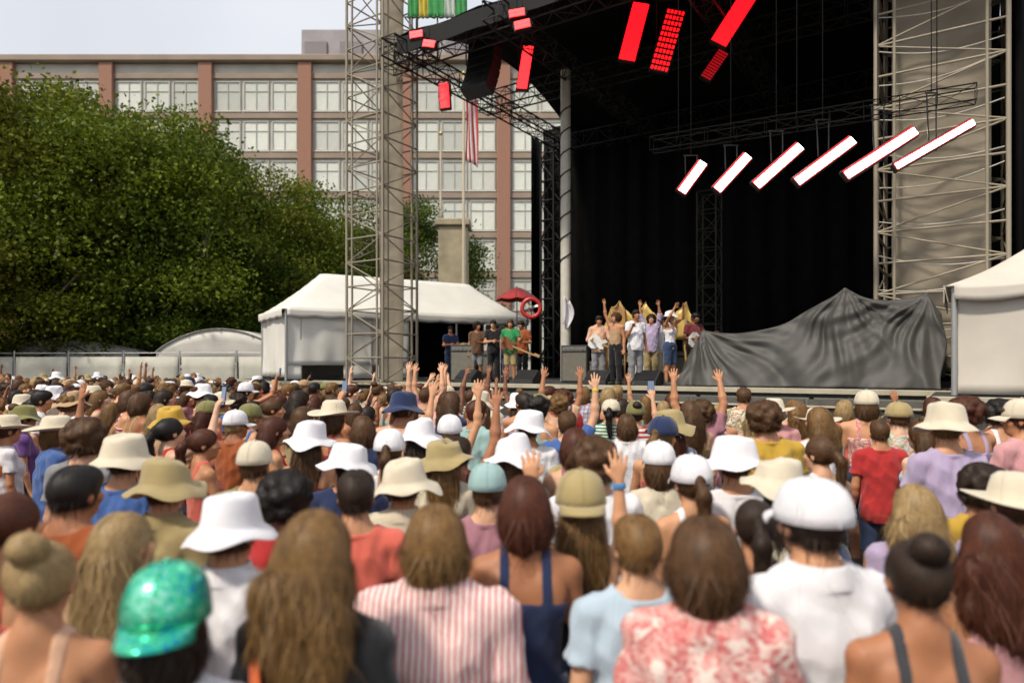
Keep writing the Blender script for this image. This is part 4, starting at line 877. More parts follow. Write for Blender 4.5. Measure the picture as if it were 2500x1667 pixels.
def wedge(s_, t_, lab):
    t = thing('floor_monitor', S(s_, t_, DECK), lab, 'floor monitor', 'floor monitors at the stage edge'); M = MS @ Matrix.Translation((s_, t_, DECK)) @ Matrix.Rotation(math.pi, 4, 'Z')
    MB().add([(-.3, -.25, 0), (.3, -.25, 0), (.3, .25, 0), (-.3, .25, 0), (-.3, -.05, .36), (.3, -.05, .36), (.3, .25, .12), (-.3, .25, .12), (-.3, -.25, .3), (.3, -.25, .3)], [(0, 3, 2, 1), (0, 1, 9, 8), (8, 9, 5, 4), (4, 5, 6, 7), (7, 6, 2, 3), (1, 2, 6, 5, 9), (0, 8, 4, 7, 3)]).build('cabinet', m_tolex, t, matrix=M)
    MB().box((0, .105, .25), (.54, .36, .012), rot=Matrix.Rotation(R(-38.5), 3, 'X')).build('grille', m_black, t, matrix=M)
for i, (s_, lab) in enumerate(((3.2, 'floor monitor before the green shirted musician'), (5.2, 'floor monitor left of centre at the stage edge'), (7.3, 'floor monitor before the white shirted performers'), (8.6, 'floor monitor nearest the tarpaulin'))): wedge(s_, .15, lab)
def drums(px, Y, lab, mc):
    c = P(px, 895, Y); o = Vector((c.x, c.y, DECK)); t = thing('drum_kit', o, lab, 'drum kit'); X = Matrix.Rotation(R(90), 3, 'X')
    def drum(nm, p, r, h, M, m):
        d = MB().lathe([(r, -h / 2), (r, h / 2)], 24, c=o + Vector(p), M=M).build(nm, m, t)
        for z in (-h / 2, h / 2): MB().lathe([(0, z), (r * .97, z + .004 * (1 if z > 0 else -1))], 24, c=o + Vector(p), M=M).build('head', m_wht, d); MB().lathe([(r + .012, z - .02), (r + .016, z), (r + .012, z + .02), (r - .005, z + .02)], 24, c=o + Vector(p), M=M).build('hoop', m_chrome, d)
    drum('bass_drum', (0, 0, .29), .28, .4, X, mc); drum('tom', (-.2, -.05, .72), .15, .22, Matrix.Rotation(R(15), 3, 'X'), mc); drum('tom', (.2, -.05, .72), .16, .24, Matrix.Rotation(R(15), 3, 'X'), mc); drum('floor_tom', (.55, .25, .38), .2, .4, Matrix.Identity(3), mc); drum('snare_drum', (-.5, .3, .6), .18, .14, Matrix.Identity(3), m_chrome)
    for (x, y, z, r) in ((-.65, -.05, 1.2, .24), (.7, -.05, 1.25, .26), (-.8, .35, .88, .18)):
        cy = MB().lathe([(0, .03), (.04, .025), (.06, .008), (r, -.012), (r, -.016), (.05, .002)], 28, c=o + Vector((x, y, z)), M=Matrix.Rotation(R(14), 3, 'X')).build('cymbal', m_cym, t); MB().tube([o + Vector((x, y, z)), o + Vector((x * .95, y + .05, .05))], .012, 6).build('stand', m_chrome, cy)
    MB().lathe([(0, .5), (.17, .5), (.17, .45), (.03, .44), (.03, 0), (.2, 0)], 18, c=o + Vector((0, .75, 0))).build('stool', m_black, t)
drums(1558, 20.9, 'drum kit with bronze cymbals beneath the gold canopies', mat('drum_shell', (.35, .30, .2), .3)); drums(1180, 22.5, 'dark drum kit under the open half of the white tent', mat('drum_shell_dark', (.04, .05, .06), .3))
def mic(px, Y, lab, hgt=1.55):
    c = P(px, 895, Y); t = thing('microphone_stand', (c.x, c.y, DECK), lab, 'microphone stand', 'microphone stands on stage'); o = Vector((c.x, c.y, DECK))
    rod('pole', o, o + Vector((0, 0, hgt * .8)), .011, m_chrome, t, 8); rod('boom', o + Vector((.2, .2, hgt * .72)), o + Vector((-.1, -.1, hgt)), .009, m_black, t, 8); MB().lathe([(0, .03), (.11, .02), (.13, 0), (0, 0)], 18, c=o).build('base', m_black, t)
    MB().tube([o + Vector((-.1, -.1, hgt)), o + Vector((-.17, -.17, hgt + .03)), o + Vector((-.20, -.20, hgt + .04))], [.014, .02, .026], 10).build('microphone', m_steel, t)
mic(1508, 17.0, 'microphone stand left of the white shirted performers'); mic(1620, 16.8, 'microphone stand between the white shirted performers'); mic(1222, 18.6, 'microphone stand before the left musicians'); mic(1690, 17.2, 'microphone stand beside the grey tarpaulin')

# ---- crowd barrier
ba = thing('crowd_barrier', S(6, -3.2, 0), 'steel crowd barrier in front of the stage', 'barrier'); m_bar = mat('barrier_aluminium', (.32, .31, .29), .45, .6, var=.2)
B0, B1 = S(-6.0, -3.2, 0), S(19, -6.2, 0); bd = (B1 - B0) / 20; bang = math.atan2(bd.y, bd.x)
for i in range(20):
    a, b = B0 + bd * (i + .02), B0 + bd * (i + .98)
    MB().box((.62, 0, .62), (1.22, .02, 1.0), bev=.006).build('panel', m_bar, ba, matrix=Matrix.Translation(a) @ Matrix.Rotation(bang, 4, 'Z')); rod('top_rail', a + Vector((0, 0, 1.17)), b + Vector((0, 0, 1.17)), .03, m_bar, ba)
    for q in (a, b): rod('upright', q, q + Vector((0, 0, 1.17)), .025, m_bar, ba)
# ------------------------------------------------------------------ people: wardrobe and prototypes
SKIN = [mat('skin_%d' % i, c, .5, var=.2, vscale=5, spec=.35, bump=.12, bscale=160) for i, c in enumerate([(.60, .33, .20), (.54, .27, .145), (.46, .21, .105), (.36, .15, .072), (.21, .085, .042), (.64, .39, .26)])]
HAIR = {'brown': hairmat('hair_brown', (.018, .009, .004), (.16, .075, .028)), 'dark': hairmat('hair_dark', (.006, .004, .003), (.05, .026, .014)), 'black': hairmat('hair_black', (.004, .003, .003), (.024, .018, .015)),
        'golden brown': hairmat('hair_golden', (.045, .022, .008), (.33, .18, .06)), 'blond': hairmat('hair_blond', (.14, .085, .032), (.52, .36, .17)), 'auburn': hairmat('hair_auburn', (.02, .006, .003), (.14, .04, .017))}
FAB = {k: fabric('cloth_' + k.replace(' ', '_'), c) for k, c in {'white': (.74, .73, .76), 'cream': (.62, .55, .42), 'khaki': (.36, .28, .13), 'olive': (.20, .19, .07), 'rust': (.30, .075, .02), 'coral': (.62, .13, .09), 'red': (.42, .03, .03), 'maroon': (.15, .025, .03),
       'navy': (.018, .03, .085), 'black': (.012, .012, .014), 'charcoal': (.045, .045, .05), 'grey': (.22, .22, .23), 'mauve': (.36, .17, .21), 'pink': (.60, .30, .31), 'lavender': (.42, .34, .50), 'purple': (.14, .06, .22), 'pale blue': (.45, .56, .66), 'teal': (.10, .27, .28),
       'light teal': (.30, .45, .44), 'green': (.03, .25, .08), 'orange': (.60, .21, .03), 'mustard': (.50, .31, .04), 'tan': (.42, .27, .15), 'blue': (.06, .13, .36), 'brown': (.12, .06, .03), 'peach': (.64, .38, .25)}.items()}
FAB['pink striped'] = striped('cloth_pink_stripe', (.58, .17, .16), (.80, .70, .68), .019, .42); FAB['blue striped'] = striped('cloth_blue_stripe', (.12, .2, .4), (.66, .68, .7), .02, .45); FAB['red striped'] = striped('cloth_red_stripe', (.4, .05, .05), (.68, .62, .6), .05, .5, 2)
FAB['pink floral'] = floral('cloth_pink_floral', [(.15, (.62, .2, .18)), (.4, (.72, .42, .38)), (.6, (.52, .10, .10)), (.85, (.78, .62, .55))], 34); FAB['multicolour floral'] = floral('cloth_multi_floral', [(.1, (.2, .22, .55)), (.3, (.66, .5, .62)), (.5, (.62, .3, .12)), (.7, (.25, .45, .3)), (.9, (.7, .55, .6))], 30)
FAB['blue plaid'] = plaid('cloth_blue_plaid', (.45, .5, .58), (.05, .09, .25), (.4, .08, .08)); FAB['red plaid'] = plaid('cloth_red_plaid', (.4, .06, .05), (.02, .02, .03), (.05, .05, .06), .05); FAB['green striped'] = striped('cloth_green_stripe', (.05, .22, .12), (.66, .66, .6), .04, .5, 2)
FAB['navy floral'] = floral('cloth_navy_floral', [(.2, (.02, .03, .09)), (.5, (.03, .05, .14)), (.62, (.6, .5, .5)), (.9, (.5, .2, .2))], 40); FAB['cream floral'] = floral('cloth_cream_floral', [(.2, (.66, .6, .5)), (.5, (.68, .62, .52)), (.65, (.5, .2, .14)), (.9, (.2, .3, .12))], 38)
FAB['purple tie-dye'] = floral('cloth_tiedye', [(.1, (.28, .1, .4)), (.4, (.6, .3, .5)), (.7, (.2, .3, .6)), (.95, (.7, .6, .7))], 9)
DENIM = fabric('denim', (.03, .05, .11)); SHOE = mat('shoe_leather', (.05, .045, .04), .6); SEQ = sequin('teal_sequins')
m_eye = mat('eye_white', (.7, .68, .65), .2, var=0); m_iris = mat('iris_brown', (.03, .015, .01), .15, var=0); m_strapo = fabric('strap_orange', (.62, .12, .03)); m_band = fabric('wristband', (.06, .22, .45))
_cache = {}
def proto(kind, *a):
    k = (kind,) + a
    if k not in _cache:
        me = {'body': make_body, 'top': make_top, 'hair': make_hair}[kind](*a) if kind in ('body', 'top', 'hair') else None
        me.materials.append(SKIN[0]); _cache[k] = me
    return _cache[k]
TROU = [make_trousers(False, 5), make_trousers(True, 6)]; SHOES = make_shoe()
BUCK = [make_bucket(1), make_bucket(5, .92, .175), make_bucket(9, 1.05, .158), make_bucket(14, .85, .168)]; CAPM, VISM, STRAW = make_cap('crown'), make_cap('visor'), make_straw()
EYEB = MB(); 
for q in (-1, 1): EYEB.lathe([(0, .012), (.008, .009), (.012, 0), (.008, -.009), (0, -.012)], 12, c=(q * .03, .0815, -.006))
EYES = EYEB.data('eyes', m_eye)
IR = MB()
for q in (-1, 1): IR.lathe([(0, .0135), (.0055, .0105)], 10, c=(q * .03, .0815, -.006), M=Matrix.Rotation(R(-90), 3, 'X'))
IRIS = IR.data('iris', m_iris)
for me in TROU + BUCK + [SHOES, CAPM, VISM, STRAW]: me.materials.append(SKIN[0])
def slot(o, m): o.material_slots[0].link = 'OBJECT'; o.material_slots[0].material = m; return o
LT = lambda *v: Matrix.Translation(v)
TOPN = {'tee': 'T-shirt', 'tank': 'tank top', 'shirt': 'collared shirt'}
def person(x, y, z, height, yaw, pose, fem, skin, top, topc, hair, hairc, hat=None, hatc=None, flip=False, bottom=0, botc=None, label=None, group=None, band=False, visback=False, eyes=False, girth=1.0, phone=None):
    sc = height / 1.735; J, H = joints(pose, fem)
    o = link('person', proto('body', pose, fem), matrix=LT(x, y, z) @ Matrix.Rotation(R(yaw), 4, 'Z') @ Matrix.Diagonal((-sc * girth if flip else sc * girth, sc * girth, sc, 1)))
    slot(o, SKIN[skin]); tag(o, label, 'person', group)
    slot(link({'tee': 't_shirt', 'shirt': 'collared_shirt', 'tank': 'tank_top'}[top], proto('top', pose, fem, top, {'tee': 1, 'shirt': 2, 'tank': 3}[top] + 10 * fem), o, True), FAB[topc])
    slot(link('shorts' if bottom else 'trousers', TROU[bottom], o, True), botc or DENIM); slot(link('shoes', SHOES, o, True), SHOE)
    if hair:
        hs = {'short': 1.0}.get(hair, 1.0); slot(link('hair', proto('hair', hair, {'short': 4, 'long': 5, 'wavy': 6, 'bob': 7, 'bun': 8, 'tail': 9, 'curly': 10}[hair]), o, True, H), HAIR[hairc])
    hm = FAB.get(hatc, SEQ)
    if hat == 'bucket': slot(link('bucket_hat', BUCK[int(abs(x) * 37) % 4], o, True, H @ LT(0, -.008, .02) @ Euler((R((x * 91) % 13 - 6), R((x * 57) % 11 - 5), x * 9)).to_matrix().to_4x4() @ Matrix.Diagonal((1.12, 1.1, 1.1, 1))), hm)
    elif hat == 'straw': slot(link('sun_hat', STRAW, o, True, H @ LT(0, -.008, .02) @ Matrix.Diagonal((1.1, 1.1, 1.05, 1))), hm)
    elif hat == 'cap':
        M = H @ LT(0, -.008, .022) @ Matrix.Diagonal((1.1, 1.1, 1.08, 1)) @ Matrix.Rotation(math.pi if visback else 0, 4, 'Z')
        c = slot(link('cap', CAPM, o, True, M), hm); slot(link('visor', VISM, c, True), hm)
    if eyes: e = link('eyes', EYES, o, True, H); link('iris', IRIS, e, True)
    if band:
        S_, E_, W_, f_, c_ = J[1]; a = W_ - f_ * .012; key = 'band_mesh'
        if key not in _cache: _cache[key] = MB().lathe([(.032, -.012), (.0335, 0), (.032, .012), (.027, .012), (.027, -.012), (.032, -.012)], 16).data('wristband'); _cache[key].materials.append(m_band)
        slot(link('wristband', _cache[key], o, True, LT(*a) @ Vector(f_).to_track_quat('Z', 'Y').to_matrix().to_4x4() @ Matrix.Diagonal((.95, .95, 1, 1))), band if not isinstance(band, bool) else m_band)
    if phone:
        S_, E_, W_, f_, c_ = J[1]; pw = o.matrix_basis @ Vector(W_ + f_ * .125 + np.array((0, .035, 0))); M = LT(*pw) @ Matrix.Rotation(R(yaw), 4, 'Z') @ Matrix.Rotation(R(-8), 4, 'X')
        t = thing('phone', pw, phone, 'phone'); MB().box((0, 0, .02), (.076, .009, .155), bev=.004).build('case', m_black, t, matrix=M); MB().box((0, -.0052, .02), (.068, .002, .145)).build('screen', mat('phone_screen', (.02, .03, .05), .1, emit=(.25, .32, .45), estr=.6, var=0), t, matrix=M)
    return o

# ---- people placed one by one: photo column, head-top row, depth
def spot(px, ytop, Y): p = P(px, ytop, Y); return p.x, p.y, p.z
placed = []; used = set(); zone_names = {}
def phrase_hair(hair, hairc, hat, hatc):
    hn = {'short': 'short', 'long': 'long', 'wavy': 'wavy', 'bob': 'bobbed', 'bun': 'bunned', 'tail': 'ponytailed', 'curly': 'curly'}[hair]
    if hat: return '%s %s' % (hatc, {'bucket': 'bucket hat', 'cap': 'cap', 'straw': 'wide straw hat'}[hat])
    return '%s %s hair' % (hn, hairc)
def hero(px, yt, Y, label, pose='down', fem=True, skin=1, top='tee', topc='white', hair='long', hairc='brown', hat=None, hatc=None, yaw=0, **k):
    x, y, ht = spot(px, yt, Y)
    if hat: ht -= .03
    ht = max(1.5, min(1.92, ht)); placed.append((x, y)); used.add(label)
    return person(x, y, 0, ht, yaw, pose, fem, skin, top, topc, hair, hairc, hat, hatc, label=label, group='people in the crowd', **k)
hero(1065, 1243, 2.15, 'person in a pink and white striped collared shirt, bobbed golden brown hair', fem=False, skin=0, top='shirt', topc='pink striped', hair='bob', hairc='golden brown', girth=1.08)
_b = hero(770, 1262, 1.78, 'person in a black T-shirt with wide wavy golden brown hair and an orange strap', skin=1, top='tee', topc='black', hair='wavy', hairc='golden brown', yaw=-6)
_sp = [(-.12, -.03, 1.475), (-.115, -.10, 1.44), (-.09, -.145, 1.36), (-.03, -.155, 1.24), (.04, -.15, 1.12), (.11, -.135, 1.0), (.17, -.10, .92)]
_sm = MB().grid(lambda u, v: Vector(_sp[min(5, int(u * 6))]).lerp(Vector(_sp[min(6, int(u * 6) + 1)]), u * 6 - min(5, int(u * 6))) + Vector(((v - .5) * .026, -.012, (v - .5) * .012)), 18, 2).data('bag_strap', m_strapo)
link('bag_strap', solidify(_sm, .004), _b, True)
hero(405, 1395, 1.6, 'person in a shiny teal sequinned cap at the bottom left', skin=0, top='tee', topc='white', hair='bob', hairc='dark', hat='cap', hatc='sequin', yaw=10, visback=True)
hero(95, 1335, 1.82, 'person with bunned blond hair and bare shoulders in the bottom left corner', skin=2, top='tank', topc='peach', hair='bun', hairc='blond', yaw=12)
hero(290, 1262, 2.25, 'person with long blond hair in a tan T-shirt left of the sequinned cap', skin=1, top='tee', topc='tan', hair='long', hairc='blond', yaw=-15)
hero(560, 1222, 2.5, 'person in a white bucket hat and white collared shirt, bottom left', fem=False, skin=1, top='shirt', topc='white', hair='short', hairc='brown', hat='bucket', hatc='white', yaw=-12)
hero(868, 1160, 3.0, 'person in a coral T-shirt with short dark hair behind the golden haired head', fem=False, skin=1, top='tee', topc='coral', hair='short', hairc='dark', yaw=8)
hero(1283, 1172, 2.45, 'person with bobbed auburn hair and bare upper back in a navy tank top', skin=3, top='tank', topc='navy', hair='bob', hairc='auburn')
hero(1418, 1160, 2.7, 'person in a khaki cap and black tank top holding both arms up', pose='bent', skin=1, top='tank', topc='black', hair='long', hairc='golden brown', hat='cap', hatc='khaki', visback=True, band=m_band)
hero(1560, 1275, 2.3, 'person in a pale blue T-shirt with short golden brown hair', fem=False, pose='down', skin=0, top='tee', topc='pale blue', hair='short', hairc='golden brown', yaw=6)
hero(1722, 1275, 1.95, 'person in a pink floral T-shirt with bobbed brown hair', skin=2, top='tee', topc='pink floral', hair='bob', hairc='brown', yaw=-5, girth=1.15)
hero(1845, 1230, 2.65, 'person in a black tank top with ponytailed dark hair, lower right', skin=2, top='tank', topc='black', hair='tail', hairc='dark', yaw=-10)
hero(1990, 1185, 2.2, 'person in a white collared shirt and white cap, large in the lower right', fem=False, skin=1, top='shirt', topc='white', hair='short', hairc='dark', hat='cap', hatc='white', yaw=10, girth=1.13)
hero(2245, 1335, 1.86, 'person with bunned dark hair and a bare back in a charcoal tank top', skin=3, top='tank', topc='charcoal', hair='bun', hairc='dark', yaw=-8)
hero(2420, 1262, 2.3, 'person in a pink tank top with wavy auburn hair at the bottom right', skin=2, top='tank', topc='pink', hair='wavy', hairc='auburn', yaw=-18)
hero(2480, 1165, 2.9, 'person in a lavender collared shirt and straw hat at the right edge', fem=False, skin=1, top='shirt', topc='lavender', hair='short', hairc='brown', hat='straw', hatc='cream', yaw=-12)
hero(2395, 1150, 3.4, 'person in a mustard T-shirt with curly dark hair at the right', fem=False, skin=2, top='tee', topc='mustard', hair='curly', hairc='dark')
hero(2235, 1190, 2.9, 'person in a lavender T-shirt with wavy blond hair, right of the white cap', skin=0, top='tee', topc='lavender', hair='wavy', hairc='blond', yaw=-10)
hero(1795, 1075, 3.7, 'person in a white bucket hat and white T-shirt, right of centre', fem=False, skin=1, top='tee', topc='white', hair='short', hairc='brown', hat='bucket', hatc='white')
hero(1690, 1120, 3.4, 'person in a white cap and white tank top, right of the khaki cap', skin=1, top='tank', topc='white', hair='tail', hairc='brown', hat='cap', hatc='white', yaw=8)
hero(1610, 1085, 4.1, 'person in a white cap over bobbed brown hair and a cream T-shirt', skin=0, top='tee', topc='cream', hair='bob', hairc='brown', hat='cap', hatc='white')
hero(1905, 1120, 3.3, 'person in a cream T-shirt and cream bucket hat behind the large white shirt', skin=1, top='tee', topc='cream', hair='long', hairc='dark', hat='bucket', hatc='cream', yaw=5)
hero(1290, 1008, 5.6, 'person in a white bucket hat at the very centre of the crowd', fem=False, skin=1, top='tee', topc='white', hair='short', hairc='brown', hat='bucket', hatc='white')
hero(1255, 1068, 4.1, 'person in a white bucket hat and grey T-shirt, just before the central hat', skin=1, top='tee', topc='grey', hair='bob', hairc='brown', hat='bucket', hatc='white')
hero(1265, 965, 9.0, 'person in a white bucket hat far ahead, near the barrier at centre', skin=1, top='tee', topc='lavender', hair='long', hairc='brown', hat='bucket', hatc='white')
hero(1190, 1140, 3.4, 'person in a light teal cap and mauve T-shirt left of centre', skin=0, top='tee', topc='mauve', hair='short', hairc='brown', fem=False, hat='cap', hatc='light teal')
hero(1085, 1075, 4.3, 'person in a khaki bucket hat and cream T-shirt, left of centre', skin=1, top='tee', topc='cream', hair='long', hairc='golden brown', hat='bucket', hatc='khaki')
hero(985, 1130, 3.5, 'person in a cream bucket hat and cream collared shirt, left of centre', fem=False, skin=1, top='shirt', topc='cream', hair='short', hairc='brown', hat='bucket', hatc='cream', yaw=-8)
hero(850, 1085, 4.0, 'person in a white bucket hat with a navy T-shirt, left of the cream hat', fem=False, skin=2, top='tee', topc='navy', hair='short', hairc='dark', hat='bucket', hatc='white')
hero(950, 1055, 4.4, 'person in a white cap and white tank top, second white hat left of centre', skin=1, top='tank', topc='white', hair='tail', hairc='brown', hat='cap', hatc='white')
hero(1025, 1028, 5.0, 'person in a white bucket hat and lavender tank top, left of centre', skin=1, top='tank', topc='lavender', hair='long', hairc='dark', hat='bucket', hatc='white')
hero(1098, 1018, 5.6, 'person in a white cap with both arms up, left of the central hat', pose='both', skin=1, top='tank', topc='pink', hair='long', hairc='brown', hat='cap', hatc='white')
hero(400, 1128, 3.2, 'person in a khaki bucket hat and khaki collared shirt at the left', fem=False, skin=1, top='shirt', topc='khaki', hair='short', hairc='brown', hat='bucket', hatc='khaki', yaw=-10)
hero(175, 1150, 2.9, 'person in a rust T-shirt with short black hair at the left', fem=False, skin=3, top='tee', topc='rust', hair='short', hairc='black', yaw=-14, girth=1.1)
hero(15, 1215, 2.35, 'person in a coral tank top with ponytailed auburn hair at the left edge', skin=1, top='tank', topc='coral', hair='tail', hairc='auburn', yaw=-10)
hero(300, 1072, 3.9, 'person in a cream bucket hat and blue T-shirt at the left', fem=False, skin=1, top='tee', topc='blue', hair='short', hairc='brown', hat='bucket', hatc='cream')
hero(620, 1085, 4.0, 'person in a cream cap and olive T-shirt left of centre', fem=False, skin=1, top='tee', topc='olive', hair='short', hairc='brown', hat='cap', hatc='cream')
hero(700, 1170, 3.0, 'person in a red T-shirt with curly black hair, left of the coral shirt', fem=False, skin=4, top='tee', topc='red', hair='curly', hairc='black')
hero(755, 1035, 4.8, 'person in a white bucket hat and maroon tank top, left of centre', skin=1, top='tank', topc='maroon', hair='long', hairc='brown', hat='bucket', hatc='white')
hero(415, 998, 6.5, 'person in a mustard bucket hat at the left, further ahead', skin=1, top='tee', topc='tan', hair='bob', hairc='brown', hat='bucket', hatc='mustard')
hero(1120, 1075, 4.6, 'person with one bare arm raised beside the khaki bucket hat', pose='raise', fem=False, skin=3, top='tank', topc='maroon', hair='short', hairc='dark')
hero(1385, 1010, 6.2, 'person raising one arm with a yellow wristband right of the central hat', pose='raise', fem=False, skin=0, top='tee', topc='blue', hair='short', hairc='brown', band=fabric('band_yellow', (.6, .45, .03)))
hero(1450, 1085, 3.5, 'person in a white T-shirt with curly brown hair behind the khaki cap', fem=False, skin=1, top='tee', topc='white', hair='curly', hairc='brown')
hero(1405, 1050, 4.3, 'person with bobbed auburn hair in a mauve tank top at centre', skin=0, top='tank', topc='mauve', hair='bob', hairc='auburn')

# ---- the rest of the crowd: scattered, then the nearest few hundred as individuals
def crowd_ok(x, y):
    s_, t_ = to_s((x, y))
    if s_ > -5.2: return t_ < -3.75 - .12 * max(0, s_ + 5)
    d = Vector((x, y, 0)) - TA
    return y < 26.3 and not (d.dot(TN) > -1.6 and d.dot(TD) > -1.6)
pts = []; cellsz = .6; gridh = {}
def near(x, y, r, extra=()):
    i, j = int(x // cellsz), int(y // cellsz)
    for a in range(i - 2, i + 3):
        for b in range(j - 2, j + 3):
            for (u, v) in gridh.get((a, b), ()):
                if (u - x) ** 2 + (v - y) ** 2 < r * r: return True
    return False
for (x, y) in placed: gridh.setdefault((int(x // cellsz), int(y // cellsz)), []).append((x, y))
g2 = random.Random(5)
for _ in range(60000):
    y = 1.9 + (26.5 - 1.9) * g2.random() ** .8; hw = .92 * y + 1.0; x = g2.uniform(-hw, hw)
    if not crowd_ok(x, y): continue
    px = 1250 + x / y * F; r = .52 if y > 9 else .60 if y > 5 else .70
    if y < 3.1 and -120 < px < 2620: continue
    if near(x, y, r): continue
    gridh.setdefault((int(x // cellsz), int(y // cellsz)), []).append((x, y)); pts.append((x, y))
pts.sort(key=lambda p: p[1]); inview = [p for p in pts if abs(p[0]) < .775 * p[1]]
N_IND = 300 - len(placed); indiv = inview[:N_IND]; iset = set(indiv); rest = [p for p in pts if p not in iset]
LEFTC = ['rust', 'khaki', 'coral', 'tan', 'peach', 'orange', 'cream', 'red', 'white', 'purple', 'blue', 'pink', 'mustard', 'peach', 'cream floral', 'red plaid', 'coral']; RIGHTC = ['mauve', 'pink', 'lavender', 'white', 'orange', 'white', 'coral', 'peach', 'mustard', 'red', 'purple tie-dye', 'pink floral', 'multicolour floral', 'pink', 'cream floral', 'lavender']; MIDC = ['white', 'black', 'cream', 'navy', 'grey', 'mauve', 'red', 'white', 'khaki', 'red striped', 'blue striped', 'blue plaid', 'light teal', 'pale blue', 'green striped', 'navy floral', 'peach']
def roll(px, y, front):
    pal = LEFTC if px < 850 else RIGHTC if px > 1750 else MIDC
    if g2.random() < .25: pal = LEFTC + MIDC + RIGHTC
    pose = g2.choice(['down', 'down', 'down', 'look', 'fold', 'down'] + (['raise', 'both', 'phone', 'bent', 'clap', 'raise', 'raise', 'both'] if front else ['raise', 'phone'] if g2.random() < .3 else []))
    fem = {'crown': True, 'phone': True, 'bent': True, 'clap': False, 'look': False}.get(pose, g2.random() < .56)
    return dict(pose=pose, fem=fem, skin=g2.choice([0, 1, 1, 2, 2, 3, 4, 5, 1]), top=g2.choice(['tank', 'tank', 'tee']) if fem else g2.choice(['tee', 'tee', 'tee', 'tank']), topc=g2.choice(pal), hair=g2.choice(['long', 'long', 'wavy', 'bob', 'bun', 'tail', 'long']) if fem else g2.choice(['short', 'short', 'short', 'curly', 'bob']),
                hairc=g2.choice(['brown', 'brown', 'brown', 'dark', 'golden brown', 'black', 'golden brown', 'blond', 'auburn']), hat=g2.choices([None, 'bucket', 'cap', 'straw'], [.77, .085, .115, .03])[0], hatc=g2.choice(['white', 'white', 'cream', 'white', 'khaki', 'navy', 'white', 'olive', 'tan', 'cream']))
PN = {'down': '', 'look': ', head turned', 'fold': ', arms folded', 'raise': ', arm raised', 'both': ', arms raised', 'phone': ', raising phone', 'bent': ', hands up', 'clap': ', hands together', 'crown': ', elbows out'}
def zone(px, y):
    h = 'far left' if px < 420 else 'left' if px < 900 else 'centre' if px < 1600 else 'right' if px < 2080 else 'far right'
    return h + ', ' + ('foreground' if y < 4.5 else 'mid crowd' if y < 7.5 else 'near stage')
for (x, y) in indiv:
    px = 1250 + x / y * F; s_, t_ = to_s((x, y)); front = y > 6 and px > 800
    while True:
        a = roll(px, y, front and g2.random() < (.42 if px < 1900 else .2)); 
        if y < 4 and a['pose'] in ('raise', 'both', 'crown', 'bent', 'clap', 'phone'): a['pose'] = 'down'
        if a['hat'] == 'straw': a['hatc'] = 'cream'
        if a['hat'] is None: a['hatc'] = None
        lab = 'person in %s %s, %s%s, %s' % (a['topc'], TOPN[a['top']], phrase_hair(a['hair'], a['hairc'], a['hat'], a['hatc']), PN[a['pose']], zone(px, y))
        if lab not in used: break
    used.add(lab); ht = g2.gauss(1.665, .065) + (0 if a['fem'] else .075); ht = min(1.80, max(1.52, ht))
    toward = math.degrees(math.atan2(-(3.5 - x), 17 - y)); yaw = toward + g2.gauss(0, 14)
    ph = None
    if a['pose'] == 'phone': ph = 'dark phone held up by person in %s %s, %s' % (a['topc'], TOPN[a['top']], zone(px, y))
    flip = g2.random() < .5 and not ph
    person(x, y, 0, ht, yaw, flip=flip, label=lab, group='people in the crowd', girth=g2.uniform(.96, 1.1), bottom=g2.randint(0, 1), phone=ph, **a)

# ---- people beyond those, too small to tell apart: one mesh
def lowpoly(me, ratio):
    m2 = decimated(me, ratio)
    m2.calc_loop_triangles(); V = np.empty(len(m2.vertices) * 3, np.float32); m2.vertices.foreach_get('co', V); T = np.empty(len(m2.loop_triangles) * 3, np.int32); m2.loop_triangles.foreach_get('vertices', T); bpy.data.meshes.remove(m2); return V.reshape(-1, 3), T.reshape(-1, 3)
LB = {}
for pose, fem in (('down', True), ('down', False), ('raise', False), ('both', True)): LB[pose, fem] = (lowpoly(proto('body', pose, fem), .05), lowpoly(proto('top', pose, fem, 'tank' if fem else 'tee', (3 if fem else 1) + 10 * fem), .05), np.array(joints(pose, fem)[1]))
hb = MB().lathe([(0, .115), (.05, .105), (.08, .075), (.096, .03), (.096, -.03), (.085, -.09), (.04, -.11)], 12, M=Matrix.Diagonal((.95, 1.12, 1))); hbV = np.array([tuple(v) for v in hb.v], np.float32) + (0, -.02, 0); hbT = np.array([t for f in hb.f for t in ((f[0], f[1], f[2]), (f[0], f[2], f[3]))], np.int32)
bkV = np.empty(len(BUCK[0].vertices) * 3, np.float32); BUCK[0].vertices.foreach_get('co', bkV); bkV = bkV.reshape(-1, 3) * 1.12 + (0, -.01, .02); BUCK[0].calc_loop_triangles(); bkT = np.empty(len(BUCK[0].loop_triangles) * 3, np.int32); BUCK[0].loop_triangles.foreach_get('vertices', bkT); bkT = bkT.reshape(-1, 3)
skc = [(.56, .33, .22), (.50, .27, .165), (.42, .215, .125), (.33, .155, .085), (.20, .09, .05)]; hrc = [(.09, .045, .02), (.04, .022, .012), (.02, .014, .01), (.18, .10, .04), (.36, .24, .11), (.12, .05, .025)]
fbc = [(.30, .075, .02), (.62, .13, .09), (.64, .38, .25), (.42, .27, .15), (.60, .30, .31), (.74, .73, .76), (.62, .55, .42), (.36, .17, .21), (.018, .03, .085), (.42, .03, .03), (.1, .1, .1), (.60, .21, .03)]
VV, TT, CC = [], [], []; off = 0
